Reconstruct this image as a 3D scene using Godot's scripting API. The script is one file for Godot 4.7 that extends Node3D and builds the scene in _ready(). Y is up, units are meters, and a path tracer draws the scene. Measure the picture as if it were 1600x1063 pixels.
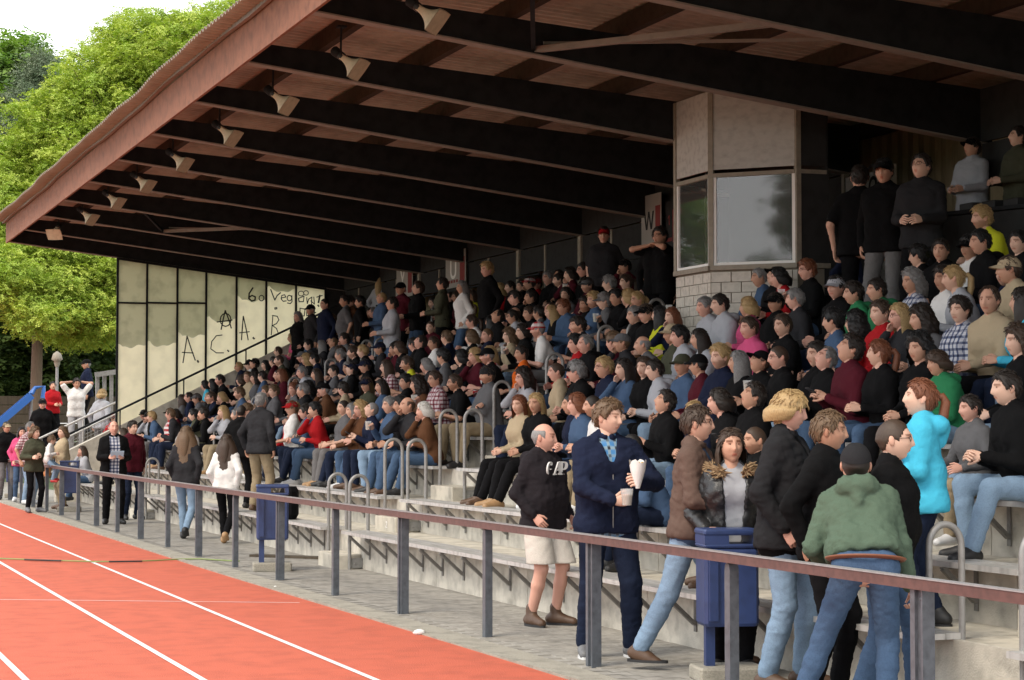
extends Node3D
# A running track in front of a covered grandstand full of spectators.
# World: camera above x = 0, z = 0; -z runs along the stand, +x goes up into it.

const FOC := 3100.0
const CU := 800.0
const CV := 531.5
const CAMH := 1.65
var cam_f: Vector3
var cam_r: Vector3
var cam_u: Vector3
var used := {}
var rng := RandomNumberGenerator.new()
var MT := {}
var noise := FastNoiseLite.new()

# ---------------------------------------------------------------- stand dimensions
const ROWS := 9
const RUN := 0.70
const RISE := 0.355
const BX := 6.2          # front edge of first bench
const BH := 0.45         # height of first bench
const WX := 6.48         # face of first riser
const ZEND := -44.0
const ZNEAR := -2.5
const AISLES := [[-9.9, -9.05], [-22.95, -22.1], [-35.95, -35.1]]

func beam_bot(x: float) -> float: return 5.66 - 0.118 * (x - 4.9)
func beam_top(x: float) -> float: return 5.88 - 0.07 * (x - 4.9)
func sheet_y(x: float) -> float: return 6.06 - 0.07 * (x - 4.9)
func seat_h(i: int) -> float: return BH + RISE * i
func tread_h(i: int) -> float: return 0.0 if i == 0 else seat_h(i - 1) - 0.04   # where the feet of row i rest

func setup_rays() -> void:
	var yaw := atan((CU + 368.0) / FOC)
	var pitch := atan((666.0 - CV) / FOC)
	cam_f = Vector3(sin(yaw) * cos(pitch), sin(pitch), -cos(yaw) * cos(pitch))
	cam_r = Vector3(cos(yaw), 0, sin(yaw))
	cam_u = cam_r.cross(cam_f)

func ray(u: float, v: float) -> Vector3: return cam_f + cam_r * ((u - CU) / FOC) + cam_u * ((CV - v) / FOC)
func on_x(u: float, v: float, x: float) -> Vector3:
	var r := ray(u, v)
	return Vector3(0, CAMH, 0) + r * (x / r.x)
func on_y(u: float, v: float, y: float) -> Vector3:
	var r := ray(u, v)
	return Vector3(0, CAMH, 0) + r * ((y - CAMH) / r.y)
func on_z(u: float, v: float, z: float) -> Vector3:
	var r := ray(u, v)
	return Vector3(0, CAMH, 0) + r * (z / r.z)

# ---------------------------------------------------------------- mesh builder
class MB:
	var v := PackedVector3Array()
	var n := PackedVector3Array()
	var c := PackedColorArray()
	var ix := PackedInt32Array()
	var col := Color.WHITE
	func quad(a: Vector3, b: Vector3, cc: Vector3, d: Vector3) -> void:   # counter-clockwise seen from outside
		var m := (b - a).cross(d - a)
		if m.length_squared() < 1e-14: m = (cc - b).cross(a - b)
		m = m.normalized()
		var s := v.size()
		for p in [a, b, cc, d]:
			v.append(p); n.append(m); c.append(col)
		ix.append_array(PackedInt32Array([s, s + 2, s + 1, s, s + 3, s + 2]))
	func tri(a: Vector3, b: Vector3, cc: Vector3) -> void:
		var m := (b - a).cross(cc - a).normalized()
		var s := v.size()
		for p in [a, b, cc]:
			v.append(p); n.append(m); c.append(col)
		ix.append_array(PackedInt32Array([s, s + 2, s + 1]))
	func box(t: Transform3D, z: Vector3) -> void:
		var h := z * 0.5
		var p: Array[Vector3] = []
		for k in 8:
			p.append(t * Vector3(h.x if k & 1 else -h.x, h.y if k & 2 else -h.y, h.z if k & 4 else -h.z))
		quad(p[4], p[5], p[7], p[6]); quad(p[1], p[0], p[2], p[3]); quad(p[5], p[1], p[3], p[7])
		quad(p[0], p[4], p[6], p[2]); quad(p[6], p[7], p[3], p[2]); quad(p[0], p[1], p[5], p[4])
	func bx(lo: Vector3, hi: Vector3) -> void:
		box(Transform3D(Basis(), (lo + hi) * 0.5), hi - lo)
	func chamfer_box(lo: Vector3, hi: Vector3, e: float) -> void:   # box with its vertical and top edges cut
		var pl: Array[Vector3] = []
		var r := [Vector2(lo.x + e, lo.z), Vector2(hi.x - e, lo.z), Vector2(hi.x, lo.z + e), Vector2(hi.x, hi.z - e), Vector2(hi.x - e, hi.z), Vector2(lo.x + e, hi.z), Vector2(lo.x, hi.z - e), Vector2(lo.x, lo.z + e)]
		var ce := Vector2((lo.x + hi.x) * 0.5, (lo.z + hi.z) * 0.5)
		var rings: Array = []
		for lev in [[lo.y, e * 0.7], [lo.y + e, 0.0], [hi.y - e, 0.0], [hi.y, e * 0.7]]:
			var ring: Array[Vector3] = []
			for q in r:
				var w: Vector2 = q - (q - ce).normalized() * lev[1]
				ring.append(Vector3(w.x, lev[0], w.y))
			rings.append(ring)
		for k in rings.size() - 1:
			for j in 8:
				var j2 := (j + 1) % 8
				quad(rings[k][j2], rings[k][j], rings[k + 1][j], rings[k + 1][j2])
		for j in range(1, 7):
			tri(rings[3][0], rings[3][j + 1], rings[3][j]); tri(rings[0][0], rings[0][j], rings[0][j + 1])
	func bar(a: Vector3, b: Vector3, w: float, h: float, up := Vector3.UP) -> void:   # h along up, w across
		var d := (b - a)
		var l := d.length()
		d /= l
		var side := d.cross(up).normalized()
		var u := side.cross(d).normalized()
		box(Transform3D(Basis(side, u, -d), (a + b) * 0.5), Vector3(w, h, l))
	func loft(rings: Array, closed := true, cap := true) -> void:
		var m: int = rings[0].size()
		var s := v.size()
		for r in rings.size():
			var ra: PackedVector3Array = rings[r]
			var rp: PackedVector3Array = rings[maxi(r - 1, 0)]
			var rn: PackedVector3Array = rings[mini(r + 1, rings.size() - 1)]
			for j in m:
				var t1 := rn[j] - rp[j]
				var ja := (j + 1) % m if closed else mini(j + 1, m - 1)
				var jb := (j - 1 + m) % m if closed else maxi(j - 1, 0)
				var t2 := ra[ja] - ra[jb]
				var q := t2.cross(t1)
				if q.length_squared() < 1e-16:
					q = ra[j] - rings[mini(r + 1, rings.size() - 1)][0]
				v.append(ra[j]); n.append(q.normalized()); c.append(col)
		for r in rings.size() - 1:
			for j in (m if closed else m - 1):
				var a := s + r * m + j
				var b := s + r * m + (j + 1) % m
				ix.append_array(PackedInt32Array([a, a + m, b, b, a + m, b + m]))
		if cap:
			for e in [0, rings.size() - 1]:
				var ra: PackedVector3Array = rings[e]
				var ce := Vector3.ZERO
				for p in ra: ce += p
				ce /= m
				for j in m:
					if e == 0: tri(ce, ra[(j + 1) % m], ra[j])
					else: tri(ce, ra[j], ra[(j + 1) % m])
	func tube(pts: Array, rad, sides := 8, cap := true, flat := 1.0, upv := Vector3.UP) -> void:
		var rings: Array = []
		var last := Vector3.ZERO
		for k in pts.size():
			var t: Vector3 = (pts[mini(k + 1, pts.size() - 1)] - pts[maxi(k - 1, 0)]).normalized()
			var sx: Vector3
			if k == 0:
				sx = t.cross(upv)
				if sx.length() < 0.05: sx = t.cross(Vector3.RIGHT)
				if sx.length() < 0.05: sx = t.cross(Vector3.BACK)
			else:
				sx = last - t * last.dot(t)
			sx = sx.normalized()
			last = sx
			var sy := sx.cross(t)
			var r: float = rad[k] if rad is Array else rad
			var ring := PackedVector3Array()
			for j in sides:
				var a := TAU * j / sides
				ring.append(pts[k] + (sx * cos(a) + sy * sin(a) * flat) * r)
			rings.append(ring)
		loft(rings, true, cap)
	func extrude(poly: PackedVector2Array, at: Callable, l0: float, l1: float) -> void:   # at(p: Vector2, l: float) -> Vector3; poly counter-clockwise seen from the l1 end
		var m := poly.size()
		for j in m:
			var p := poly[j]
			var q := poly[(j + 1) % m]
			quad(at.call(p, l1), at.call(p, l0), at.call(q, l0), at.call(q, l1))
		var t := Geometry2D.triangulate_polygon(poly)
		for k in range(0, t.size(), 3):
			tri(at.call(poly[t[k]], l1), at.call(poly[t[k + 1]], l1), at.call(poly[t[k + 2]], l1))
			tri(at.call(poly[t[k]], l0), at.call(poly[t[k + 2]], l0), at.call(poly[t[k + 1]], l0))
	func ellipsoid(ce: Vector3, r: Vector3, rot := Basis(), la := 8, lo := 10) -> void:
		var rings: Array = []
		for i in la + 1:
			var th := PI * i / la
			var ring := PackedVector3Array()
			for j in lo:
				var ph := TAU * j / lo
				ring.append(ce + rot * (Vector3(sin(th) * cos(ph), -cos(th), -sin(th) * sin(ph)) * r))
			rings.append(ring)
		loft(rings, true, false)
	func mesh() -> ArrayMesh:
		var a := []
		a.resize(Mesh.ARRAY_MAX)
		a[Mesh.ARRAY_VERTEX] = v; a[Mesh.ARRAY_NORMAL] = n; a[Mesh.ARRAY_COLOR] = c; a[Mesh.ARRAY_INDEX] = ix
		var m := ArrayMesh.new()
		m.add_surface_from_arrays(Mesh.PRIMITIVE_TRIANGLES, a)
		return m

# ---------------------------------------------------------------- scene helpers
func numbered(called: String) -> String:
	var k: int = used.get(called, 0)
	used[called] = k + 1
	return called if k == 0 else "%s_%03d" % [called, k]

func tag(o: Node3D, label := "", category := "", group := "", kind := "") -> Node3D:
	if label: o.set_meta("label", label)
	if category: o.set_meta("category", category)
	if group: o.set_meta("group", group)
	if kind: o.set_meta("kind", kind)
	return o

func thing(called: String, label: String, category: String, at := Vector3.ZERO, turn := 0.0, group := "") -> Node3D:
	var o := Node3D.new()
	o.name = numbered(called)
	add_child(o)
	o.position = at
	o.rotation.y = turn
	tag(o, label, category, group)
	return o

func part(called: String, m, mat: Material, parent: Node3D = null, at := Vector3.ZERO) -> MeshInstance3D:
	var o := MeshInstance3D.new()
	o.mesh = m.mesh() if m is MB else m
	o.material_override = mat
	if parent == null:
		o.name = numbered(called)
		add_child(o)
	else:
		o.name = called
		parent.add_child(o, true)
	o.position = at
	return o

func structure(called: String, m, mat: Material) -> MeshInstance3D:
	var o := part(called, m, mat)
	o.set_meta("kind", "structure")
	return o

func group_part(called: String, parent: Node3D, at := Vector3.ZERO) -> Node3D:
	var o := Node3D.new()
	o.name = called
	parent.add_child(o, true)
	o.position = at
	return o

# ---------------------------------------------------------------- materials (colours are linear base colours)
func noise_tex(freq: float, lo: float, hi: float, octaves := 4, size := 256, seed_ := 1, kind := FastNoiseLite.TYPE_SIMPLEX, stretch := Vector2.ONE) -> Texture2D:
	var key := "n%s %s %s %s %s %s %s %s" % [freq, lo, hi, octaves, size, seed_, kind, stretch]
	if MT.has(key): return MT[key]
	var nn := FastNoiseLite.new()
	nn.noise_type = kind; nn.frequency = freq; nn.fractal_octaves = octaves; nn.seed = seed_
	var im := nn.get_seamless_image(size, size, false, false, 0.25, true)
	if stretch != Vector2.ONE:
		var w := int(size / stretch.x); var h := int(size / stretch.y)
		im = im.get_region(Rect2i(0, 0, w, h))
		im.resize(size, size, Image.INTERPOLATE_CUBIC)
	im.convert(Image.FORMAT_RGB8)
	for y in size:
		for x in size:
			var g := lo + (hi - lo) * im.get_pixel(x, y).r
			im.set_pixel(x, y, Color(g, g, g))
	MT[key] = ImageTexture.create_from_image(im)
	return MT[key]

func bump_tex(freq: float, seed_: int, strength: float) -> Texture2D:
	var key := "b%s %s %s" % [freq, seed_, strength]
	if MT.has(key): return MT[key]
	var nn := FastNoiseLite.new()
	nn.noise_type = FastNoiseLite.TYPE_SIMPLEX; nn.frequency = freq; nn.seed = seed_; nn.fractal_octaves = 3
	var im := nn.get_seamless_image(256, 256, false, false, 0.25, true)
	im.convert(Image.FORMAT_RGBA8)
	im.bump_map_to_normal_map(strength)
	MT[key] = ImageTexture.create_from_image(im)
	return MT[key]

func mat(key: String, lin: Color, rough := 0.85, opt := {}) -> StandardMaterial3D:
	if MT.has(key): return MT[key]
	var m := StandardMaterial3D.new()
	m.resource_name = key
	m.albedo_color = lin.linear_to_srgb()
	m.roughness = rough
	m.metallic = opt.get("metal", 0.0)
	if opt.has("spec"): m.metallic_specular = opt.spec
	if opt.has("tex"):
		m.albedo_texture = opt.tex
		m.uv1_triplanar = true
		m.uv1_world_triplanar = opt.get("world", true)
		m.uv1_scale = Vector3.ONE * opt.get("scale", 1.0) if not opt.get("scale", 1.0) is Vector3 else opt.scale
	if opt.has("detail"):
		m.detail_enabled = true
		m.detail_blend_mode = BaseMaterial3D.BLEND_MODE_MUL
		m.detail_albedo = opt.detail
		m.detail_uv_layer = BaseMaterial3D.DETAIL_UV_2
		m.uv2_triplanar = true
		m.uv2_world_triplanar = opt.get("world", true)
		m.uv2_scale = Vector3.ONE * opt.get("dscale", 1.0)
	if opt.has("bump"):
		m.normal_enabled = true
		m.normal_texture = opt.bump
		m.normal_scale = opt.get("bscale", 0.5)
		if not opt.has("tex"):
			m.uv1_triplanar = true
			m.uv1_world_triplanar = opt.get("world", true)
			m.uv1_scale = Vector3.ONE * opt.get("scale", 1.0)
	if opt.get("vc", false): m.vertex_color_use_as_albedo = true
	if opt.has("back"):
		m.backlight_enabled = true
		m.backlight = opt.back.linear_to_srgb()
	if opt.has("rim"):
		m.rim_enabled = true
		m.rim = opt.rim
	m.cull_mode = BaseMaterial3D.CULL_DISABLED
	MT[key] = m
	return m

func make_materials() -> void:
	var coarse := noise_tex(0.02, 0.88, 1.10, 5, 256, 3)
	var fine := noise_tex(0.12, 0.82, 1.15, 3, 256, 8)
	var stain := noise_tex(0.012, 0.85, 1.10, 6, 512, 5)
	var streak := noise_tex(0.06, 0.84, 1.12, 4, 256, 9, FastNoiseLite.TYPE_SIMPLEX, Vector2(1, 8))
	var grit := bump_tex(0.25, 4, 3.0)
	mat("track", Color(0.52, 0.105, 0.052), 0.93, {"tex": noise_tex(0.3, 0.78, 1.2, 2, 512, 11), "scale": 1.1, "detail": noise_tex(0.03, 0.91, 1.06, 6, 512, 12), "dscale": 0.16, "bump": grit, "bscale": 0.5})
	mat("line", Color(0.80, 0.78, 0.76), 0.8, {"tex": noise_tex(0.15, 0.8, 1.1, 3, 256, 13), "scale": 1.3})
	mat("concrete", Color(0.53, 0.49, 0.41), 0.95, {"tex": coarse, "scale": 0.8, "detail": stain, "dscale": 0.31, "bump": grit, "bscale": 0.25})
	mat("concrete_wall", Color(0.55, 0.515, 0.445), 0.95, {"tex": coarse, "scale": Vector3(0.9, 0.9, 0.9), "detail": stain, "dscale": 0.37, "bump": grit, "bscale": 0.25})
	mat("kerb", Color(0.33, 0.305, 0.25), 0.95, {"tex": fine, "scale": 1.5, "detail": stain, "dscale": 0.5, "bump": grit, "bscale": 0.4})
	mat("paving", Color(0.315, 0.295, 0.26), 0.95, {"tex": coarse, "scale": 1.2, "detail": stain, "dscale": 0.4, "bump": grit, "bscale": 0.3})
	mat("paving_b", Color(0.33, 0.308, 0.27), 0.95, {"tex": coarse, "scale": 1.4, "detail": stain, "dscale": 0.44, "bump": grit, "bscale": 0.3})
	mat("paving_c", Color(0.30, 0.28, 0.245), 0.95, {"tex": coarse, "scale": 1.3, "detail": stain, "dscale": 0.36, "bump": grit, "bscale": 0.3})
	mat("joint", Color(0.27, 0.25, 0.215), 0.98, {"tex": fine, "scale": 2.0})
	mat("soil", Color(0.085, 0.125, 0.045), 0.98, {"tex": stain, "scale": 0.2, "detail": fine, "dscale": 1.0})
	mat("alu", Color(0.50, 0.49, 0.47), 0.42, {"metal": 0.25, "tex": streak, "scale": 0.6})
	mat("galv", Color(0.27, 0.265, 0.255), 0.5, {"metal": 0.3, "tex": coarse, "scale": 2.0})
	mat("bracket", Color(0.20, 0.19, 0.175), 0.6, {"metal": 0.2, "tex": coarse, "scale": 3.0})
	mat("postgrey", Color(0.085, 0.095, 0.11), 0.5, {"tex": coarse, "scale": 2.5, "detail": stain, "dscale": 1.5})
	mat("railred", Color(0.105, 0.047, 0.039), 0.55, {"tex": coarse, "scale": 2.0, "detail": stain, "dscale": 1.0})
	mat("railtop", Color(0.28, 0.27, 0.27), 0.45, {"tex": coarse, "scale": 2.0})
	mat("binblue", Color(0.024, 0.045, 0.135), 0.42, {"tex": coarse, "scale": 1.5})
	mat("fascia", Color(0.225, 0.088, 0.047), 0.85, {"tex": coarse, "scale": 1.1, "detail": stain, "dscale": 0.5})
	mat("sheet_top", Color(0.12, 0.10, 0.08), 0.95, {"tex": coarse, "scale": 1.0, "detail": stain, "dscale": 0.5})
	mat("sheet_under", Color(0.36, 0.305, 0.235), 0.95, {"tex": coarse, "scale": 0.7, "detail": stain, "dscale": 0.3})
	mat("purlin", Color(0.05, 0.036, 0.027), 0.95, {"spec": 0.2, "tex": coarse, "scale": 1.2})
	mat("steel", Color(0.022, 0.024, 0.026), 0.8, {"spec": 0.2, "tex": coarse, "scale": 0.9, "detail": stain, "dscale": 0.45})
	mat("flange", Color(0.22, 0.19, 0.16), 0.7, {"tex": coarse, "scale": 0.9})
	mat("column", Color(0.25, 0.22, 0.17), 0.7, {"tex": coarse, "scale": 1.5})
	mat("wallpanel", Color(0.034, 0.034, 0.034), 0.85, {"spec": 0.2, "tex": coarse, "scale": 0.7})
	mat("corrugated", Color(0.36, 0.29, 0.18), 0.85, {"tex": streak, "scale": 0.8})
	mat("boothpanel", Color(0.43, 0.425, 0.395), 0.85, {"tex": coarse, "scale": 1.5})
	mat("brick", Color(0.52, 0.49, 0.43), 0.9, {"tex": coarse, "scale": 2.0})
	mat("mortar", Color(0.22, 0.19, 0.15), 0.95)
	mat("horn", Color(0.55, 0.45, 0.30), 0.6, {"tex": coarse, "scale": 2.0})
	mat("black", Color(0.016, 0.016, 0.017), 0.6)
	mat("white", Color(0.75, 0.74, 0.71), 0.7)
	mat("spray", Color(0.012, 0.012, 0.014), 0.7)
	mat("endpanel", Color(0.50, 0.485, 0.36), 0.5, {"tex": coarse, "scale": 0.4, "back": Color(0.72, 0.72, 0.56)})
	mat("endpaint", Color(0.91, 0.835, 0.61), 0.75, {"tex": noise_tex(0.02, 0.93, 1.04, 5, 256, 21), "scale": 0.35, "back": Color(1.0, 0.99, 0.92)})
	mat("bark", Color(0.13, 0.09, 0.06), 0.95, {"tex": streak, "scale": 1.5})
	mat("slide", Color(0.02, 0.10, 0.33), 0.4)
	mat("timber", Color(0.075, 0.058, 0.04), 0.95, {"tex": streak, "scale": 0.7})
	mat("cable_green", Color(0.20, 0.26, 0.08), 0.6)
	mat("banner_white", Color(0.30, 0.285, 0.26), 0.8)
	mat("banner_red", Color(0.18, 0.02, 0.018), 0.8)
	var g := mat("glass", Color(0.75, 0.8, 0.78), 0.03)
	g.albedo_color.a = 0.03
	g.metallic_specular = 0.9
	g.transparency = BaseMaterial3D.TRANSPARENCY_ALPHA
	var cup := mat("cup_clear", Color(0.8, 0.8, 0.78), 0.1)
	cup.albedo_color.a = 0.35
	cup.transparency = BaseMaterial3D.TRANSPARENCY_ALPHA

# ---------------------------------------------------------------- light and camera
func make_world() -> void:
	setup_rays()
	var cam := Camera3D.new()
	cam.name = "camera"
	add_child(cam)
	cam.position = Vector3(0, CAMH, 0)
	cam.basis = Basis(cam_r, cam_u, -cam_f)
	cam.keep_aspect = Camera3D.KEEP_HEIGHT
	cam.fov = rad_to_deg(2.0 * atan(CV / FOC))
	cam.near = 0.1
	cam.far = 600.0
	var env := Environment.new()
	env.background_mode = Environment.BG_SKY
	var sky := Sky.new()
	var sm := ProceduralSkyMaterial.new()
	sm.sky_top_color = Color(0.93, 0.95, 0.98)
	sm.sky_horizon_color = Color(0.985, 0.98, 0.97)
	sm.sky_curve = 0.2
	sm.sky_energy_multiplier = 1.12
	sm.ground_bottom_color = Color(0.3, 0.28, 0.24)
	sm.ground_horizon_color = Color(0.45, 0.43, 0.38)
	sky.sky_material = sm
	env.sky = sky
	env.tonemap_mode = Environment.TONE_MAPPER_LINEAR
	env.tonemap_exposure = EXPOSURE
	env.sdfgi_enabled = true
	env.ssao_enabled = true
	env.ssil_enabled = true
	var we := WorldEnvironment.new()
	we.name = "world"
	we.environment = env
	add_child(we)
	var sun := DirectionalLight3D.new()
	sun.name = "sun"
	add_child(sun)
	sun.light_energy = 0.5
	sun.light_color = Color(1.0, 0.96, 0.9)
	sun.light_angular_distance = 22.0
	sun.shadow_enabled = true
	sun.rotation = Vector3(deg_to_rad(-52), deg_to_rad(-62), 0)

const EXPOSURE := 2.0

# ---------------------------------------------------------------- ground, track, walkway
func edge_x(z: float) -> float: return 4.78 + 0.15 * smoothstep(-24.0, -11.0, z)     # track edge
func fence_x(z: float) -> float: return 5.17 + 0.18 * smoothstep(-24.0, -11.0, z)

func strip(x0, x1, z0: float, z1: float, y: float, seg := 1) -> MB:
	var b := MB.new()
	for k in seg:
		var a := lerpf(z0, z1, float(k) / seg)
		var e := lerpf(z0, z1, float(k + 1) / seg)
		var xa0: float = x0.call(a) if x0 is Callable else x0
		var xe0: float = x0.call(e) if x0 is Callable else x0
		var xa1: float = x1.call(a) if x1 is Callable else x1
		var xe1: float = x1.call(e) if x1 is Callable else x1
		b.quad(Vector3(xa0, y, a), Vector3(xa1, y, a), Vector3(xe1, y, e), Vector3(xe0, y, e))
	return b

func build_ground() -> void:
	structure("ground", strip(-260.0, 260.0, 60.0, -420.0, -0.03), MT.soil)
	structure("running_track", strip(-2.7, edge_x, 8.0, -90.0, 0.0, 80), MT.track)
	for x in [3.745, 2.695, 1.615, 0.54, -0.54, -1.62]:
		structure("lane_line", strip(x - 0.0225, x + 0.0225, 6.0, -88.0, 0.004, 4), MT.line)
	var a := on_y(-40, 936.5, 0.004)
	var e := on_y(468, 942.0, 0.004)
	var b := MB.new()
	b.quad(a + Vector3(0, 0, 0.012), e + Vector3(0, 0, 0.012), e - Vector3(0, 0, 0.012), a - Vector3(0, 0, 0.012))
	structure("start_line", b, MT.line)
	# kerb stones along the track edge
	var kerb := Node3D.new()
	kerb.name = "track_kerb"
	add_child(kerb)
	tag(kerb, "", "", "", "structure")
	var z := -5.0
	while z > -60.0:
		var z2 := z - 0.995
		b = MB.new()
		var x0 := edge_x(z)
		var x1 := edge_x(z2)
		var yy := 0.016 + 0.004 * sin(z * 7.3)
		b.quad(Vector3(x0, yy, z), Vector3(x0 + 0.07, yy, z), Vector3(x1 + 0.07, yy, z2), Vector3(x1, yy, z2))
		b.quad(Vector3(x0, -0.02, z), Vector3(x0, yy, z), Vector3(x1, yy, z2), Vector3(x1, -0.02, z2))
		b.quad(Vector3(x0 + 0.07, yy, z), Vector3(x0 + 0.07, -0.02, z), Vector3(x1 + 0.07, -0.02, z2), Vector3(x1 + 0.07, yy, z2))
		b.quad(Vector3(x0, -0.02, z), Vector3(x0 + 0.07, -0.02, z), Vector3(x0 + 0.07, yy, z), Vector3(x0, yy, z))
		part("kerbstone", b, MT.kerb, kerb)
		z -= 1.0
	# walkway: bedding, then paving blocks
	var walk := structure("walkway", strip(func(q): return edge_x(q) + 0.07, 7.0, 6.0, -60.0, 0.0005, 60), MT.joint)
	structure("walkway_edge", strip(func(q): return edge_x(q) + 0.075, func(q): return edge_x(q) + 0.30, 6.0, -60.0, 0.006, 60), MT.kerb)
	var rest := MB.new()
	var shared: Array = []
	for k in 3:
		var p := MB.new()
		p.chamfer_box(Vector3(-0.0985, -0.03, -0.0488), Vector3(0.0985, 0.005, 0.0488), 0.002)
		shared.append(p.mesh())
	var mats := [MT.paving, MT.paving_b, MT.paving_c]
	var row := 0
	z = -7.0
	while z > -46.0:
		var x := edge_x(z) + 0.41 + (0.1 if row % 2 else 0.0)
		while x < 6.62:
			var dy := rng.randf_range(-0.0012, 0.0012)
			if z < -12.4 and z > -16.9:
				var o := part("paving_block", shared[0], mats[rng.randi() % 3], walk, Vector3(x, dy, z))
				o.rotation.y = rng.randf_range(-0.01, 0.01)
			else:
				var h := Vector3(0.0985, 0, 0.0488)
				var ce := Vector3(x, 0.004 + dy, z)
				rest.quad(ce + Vector3(-h.x, 0, h.z), ce + Vector3(h.x, 0, h.z), ce + Vector3(h.x, 0, -h.z), ce + Vector3(-h.x, 0, -h.z))
			x += 0.2
		z -= 0.1
		row += 1
	tag(part("paving_blocks", rest, MT.paving, walk), "", "", "", "stuff")

# ---------------------------------------------------------------- fence
func build_fence() -> void:
	var f := thing("barrier_fence", "low barrier fence of grey posts with a brown red rail along the track", "fence", Vector3(5.2, 0, -25))
	var o := -f.position
	var k := 0
	var prev := Vector3.ZERO
	for i in range(-4, 20):
		var z := -12.59 - 2.062 * i
		var x := fence_x(z)
		var b := MB.new()
		if i % 2 == 0:    # wide post: two channels with a web between
			b.bx(Vector3(x - 0.035, 0, z - 0.060), Vector3(x + 0.035, 0.862, z - 0.048))
			b.bx(Vector3(x - 0.022, 0, z - 0.048), Vector3(x + 0.030, 0.85, z + 0.040))
			b.bx(Vector3(x - 0.035, 0, z + 0.040), Vector3(x + 0.035, 0.85, z + 0.052))
			b.bx(Vector3(x - 0.04, 0.0, z - 0.045), Vector3(x - 0.022, 0.85, z - 0.01))
			b.ellipsoid(Vector3(x - 0.024, 0.12, z + 0.02), Vector3(0.006, 0.009, 0.009), Basis(), 4, 6)
			b.ellipsoid(Vector3(x - 0.024, 0.80, z + 0.02), Vector3(0.006, 0.009, 0.009), Basis(), 4, 6)
		else:             # slim post with rounded head
			var pr := PackedVector2Array()
			for q in [Vector2(-0.034, 0), Vector2(0.034, 0), Vector2(0.034, 0.80), Vector2(0.025, 0.835), Vector2(0.0, 0.85), Vector2(-0.025, 0.835), Vector2(-0.034, 0.80)]: pr.append(q)
			b.extrude(pr, func(p, l): return Vector3(x + l, p.y, z - p.x), -0.03, 0.03)
		part("post", b, MT.postgrey, f, o)
		var here := Vector3(x - 0.045, 0.875, z)
		if k > 0:
			var r := MB.new()
			r.bar(prev, here, 0.028, 0.052)
			part("rail", r, MT.railred, f, o)
			var t := MB.new()
			t.bar(prev + Vector3(0.012, 0.031, 0), here + Vector3(0.012, 0.031, 0), 0.062, 0.006)
			part("rail_cap", t, MT.railtop, f, o)
		prev = here
		k += 1

# ---------------------------------------------------------------- terrace, benches, hoops
func in_aisle(z: float) -> bool:
	for a in AISLES:
		if z > a[0] and z < a[1]: return true
	return false

func build_terrace(g: Node3D) -> void:
	var t := MB.new()
	for i in ROWS:
		var x0 := WX + RUN * i + 0.03
		var x1 := x0 + RUN if i < ROWS - 1 else 14.2
		var y := seat_h(i) - 0.04
		t.quad(Vector3(x0, y, ZNEAR), Vector3(x1, y, ZNEAR), Vector3(x1, y, ZEND), Vector3(x0, y, ZEND))
		t.quad(Vector3(x0, tread_h(i) - 0.05, ZNEAR), Vector3(x0, y, ZNEAR), Vector3(x0, y, ZEND), Vector3(x0, tread_h(i) - 0.05, ZEND))
	part("terrace", t, MT.concrete, g)
	# riser panels
	for i in ROWS:
		var z := ZNEAR
		var len_ := 1.3 if i < 4 else 6.5
		while z > ZEND:
			var z2 := maxf(z - len_, ZEND)
			var b := MB.new()
			var x := WX + RUN * i
			b.bx(Vector3(x, tread_h(i) - 0.02, z2 + 0.004), Vector3(x + 0.04, seat_h(i) - 0.038, z - 0.004))
			part("riser_panel", b, MT.concrete_wall, g)
			z -= len_
	# half steps in the aisles
	for a in AISLES:
		for i in ROWS:
			var b := MB.new()
			var x := WX + RUN * i
			b.chamfer_box(Vector3(x - 0.30, tread_h(i) - 0.02, a[0] + 0.02), Vector3(x - 0.003, tread_h(i) + 0.17, a[1] - 0.02), 0.012)
			part("aisle_step", b, MT.concrete, g)
	var tm := TextMesh.new()
	tm.text = "2"
	tm.font_size = 64
	tm.pixel_size = 0.0017
	tm.depth = 0.004
	var o := part("step_number", tm, MT.line, g, Vector3(WX + RUN - 0.303, tread_h(1) + 0.085, -22.45))
	o.rotation.y = -PI / 2

func build_benches() -> void:
	var spans := [[-43.7, -35.97], [-35.08, -22.97], [-22.08, -9.92], [-9.03, -2.6]]
	var ord := ["lowest", "second", "third", "fourth", "fifth", "sixth", "seventh", "eighth", "top"]
	var where := ["against the graffiti end wall", "in the long block far of the middle aisle", "in the block between the middle and near aisles", "beyond the near aisle hoops"]
	var br := MB.new()      # bracket: sloping channel with a wall leg and a top leg
	br.bar(Vector3(0.012, -0.05, 0), Vector3(0.245, -0.262, 0), 0.045, 0.028, Vector3(1, 1, 0))
	br.bx(Vector3(0.248, -0.32, -0.020), Vector3(0.258, -0.04, 0.020))
	br.bx(Vector3(0.0, -0.052, -0.022), Vector3(0.258, -0.041, 0.022))
	var brm := br.mesh()
	for i in ROWS:
		for s in 4:
			var z0: float = spans[s][0]
			var z1: float = spans[s][1]
			var x := BX + 0.02 + RUN * i
			var h := seat_h(i)
			var t := thing("bench", "%s grey metal bench plank on brackets %s" % [ord[i], where[s]], "bench", Vector3(x, h, (z0 + z1) * 0.5))
			var hl := (z1 - z0) * 0.5
			for w in 3:
				var b := MB.new()
				b.bx(Vector3(w * 0.103, -0.036, -hl), Vector3(w * 0.103 + 0.097, 0.0 - 0.002 * (w % 2), hl))
				part("seat_slat", b, MT.alu, t)
			if i < 6:
				var n := int((z1 - z0) / 0.65)
				for q in n:
					part("bracket", brm, MT.bracket, t, Vector3(0, 0, -hl + 0.3 + q * 0.65))

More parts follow.
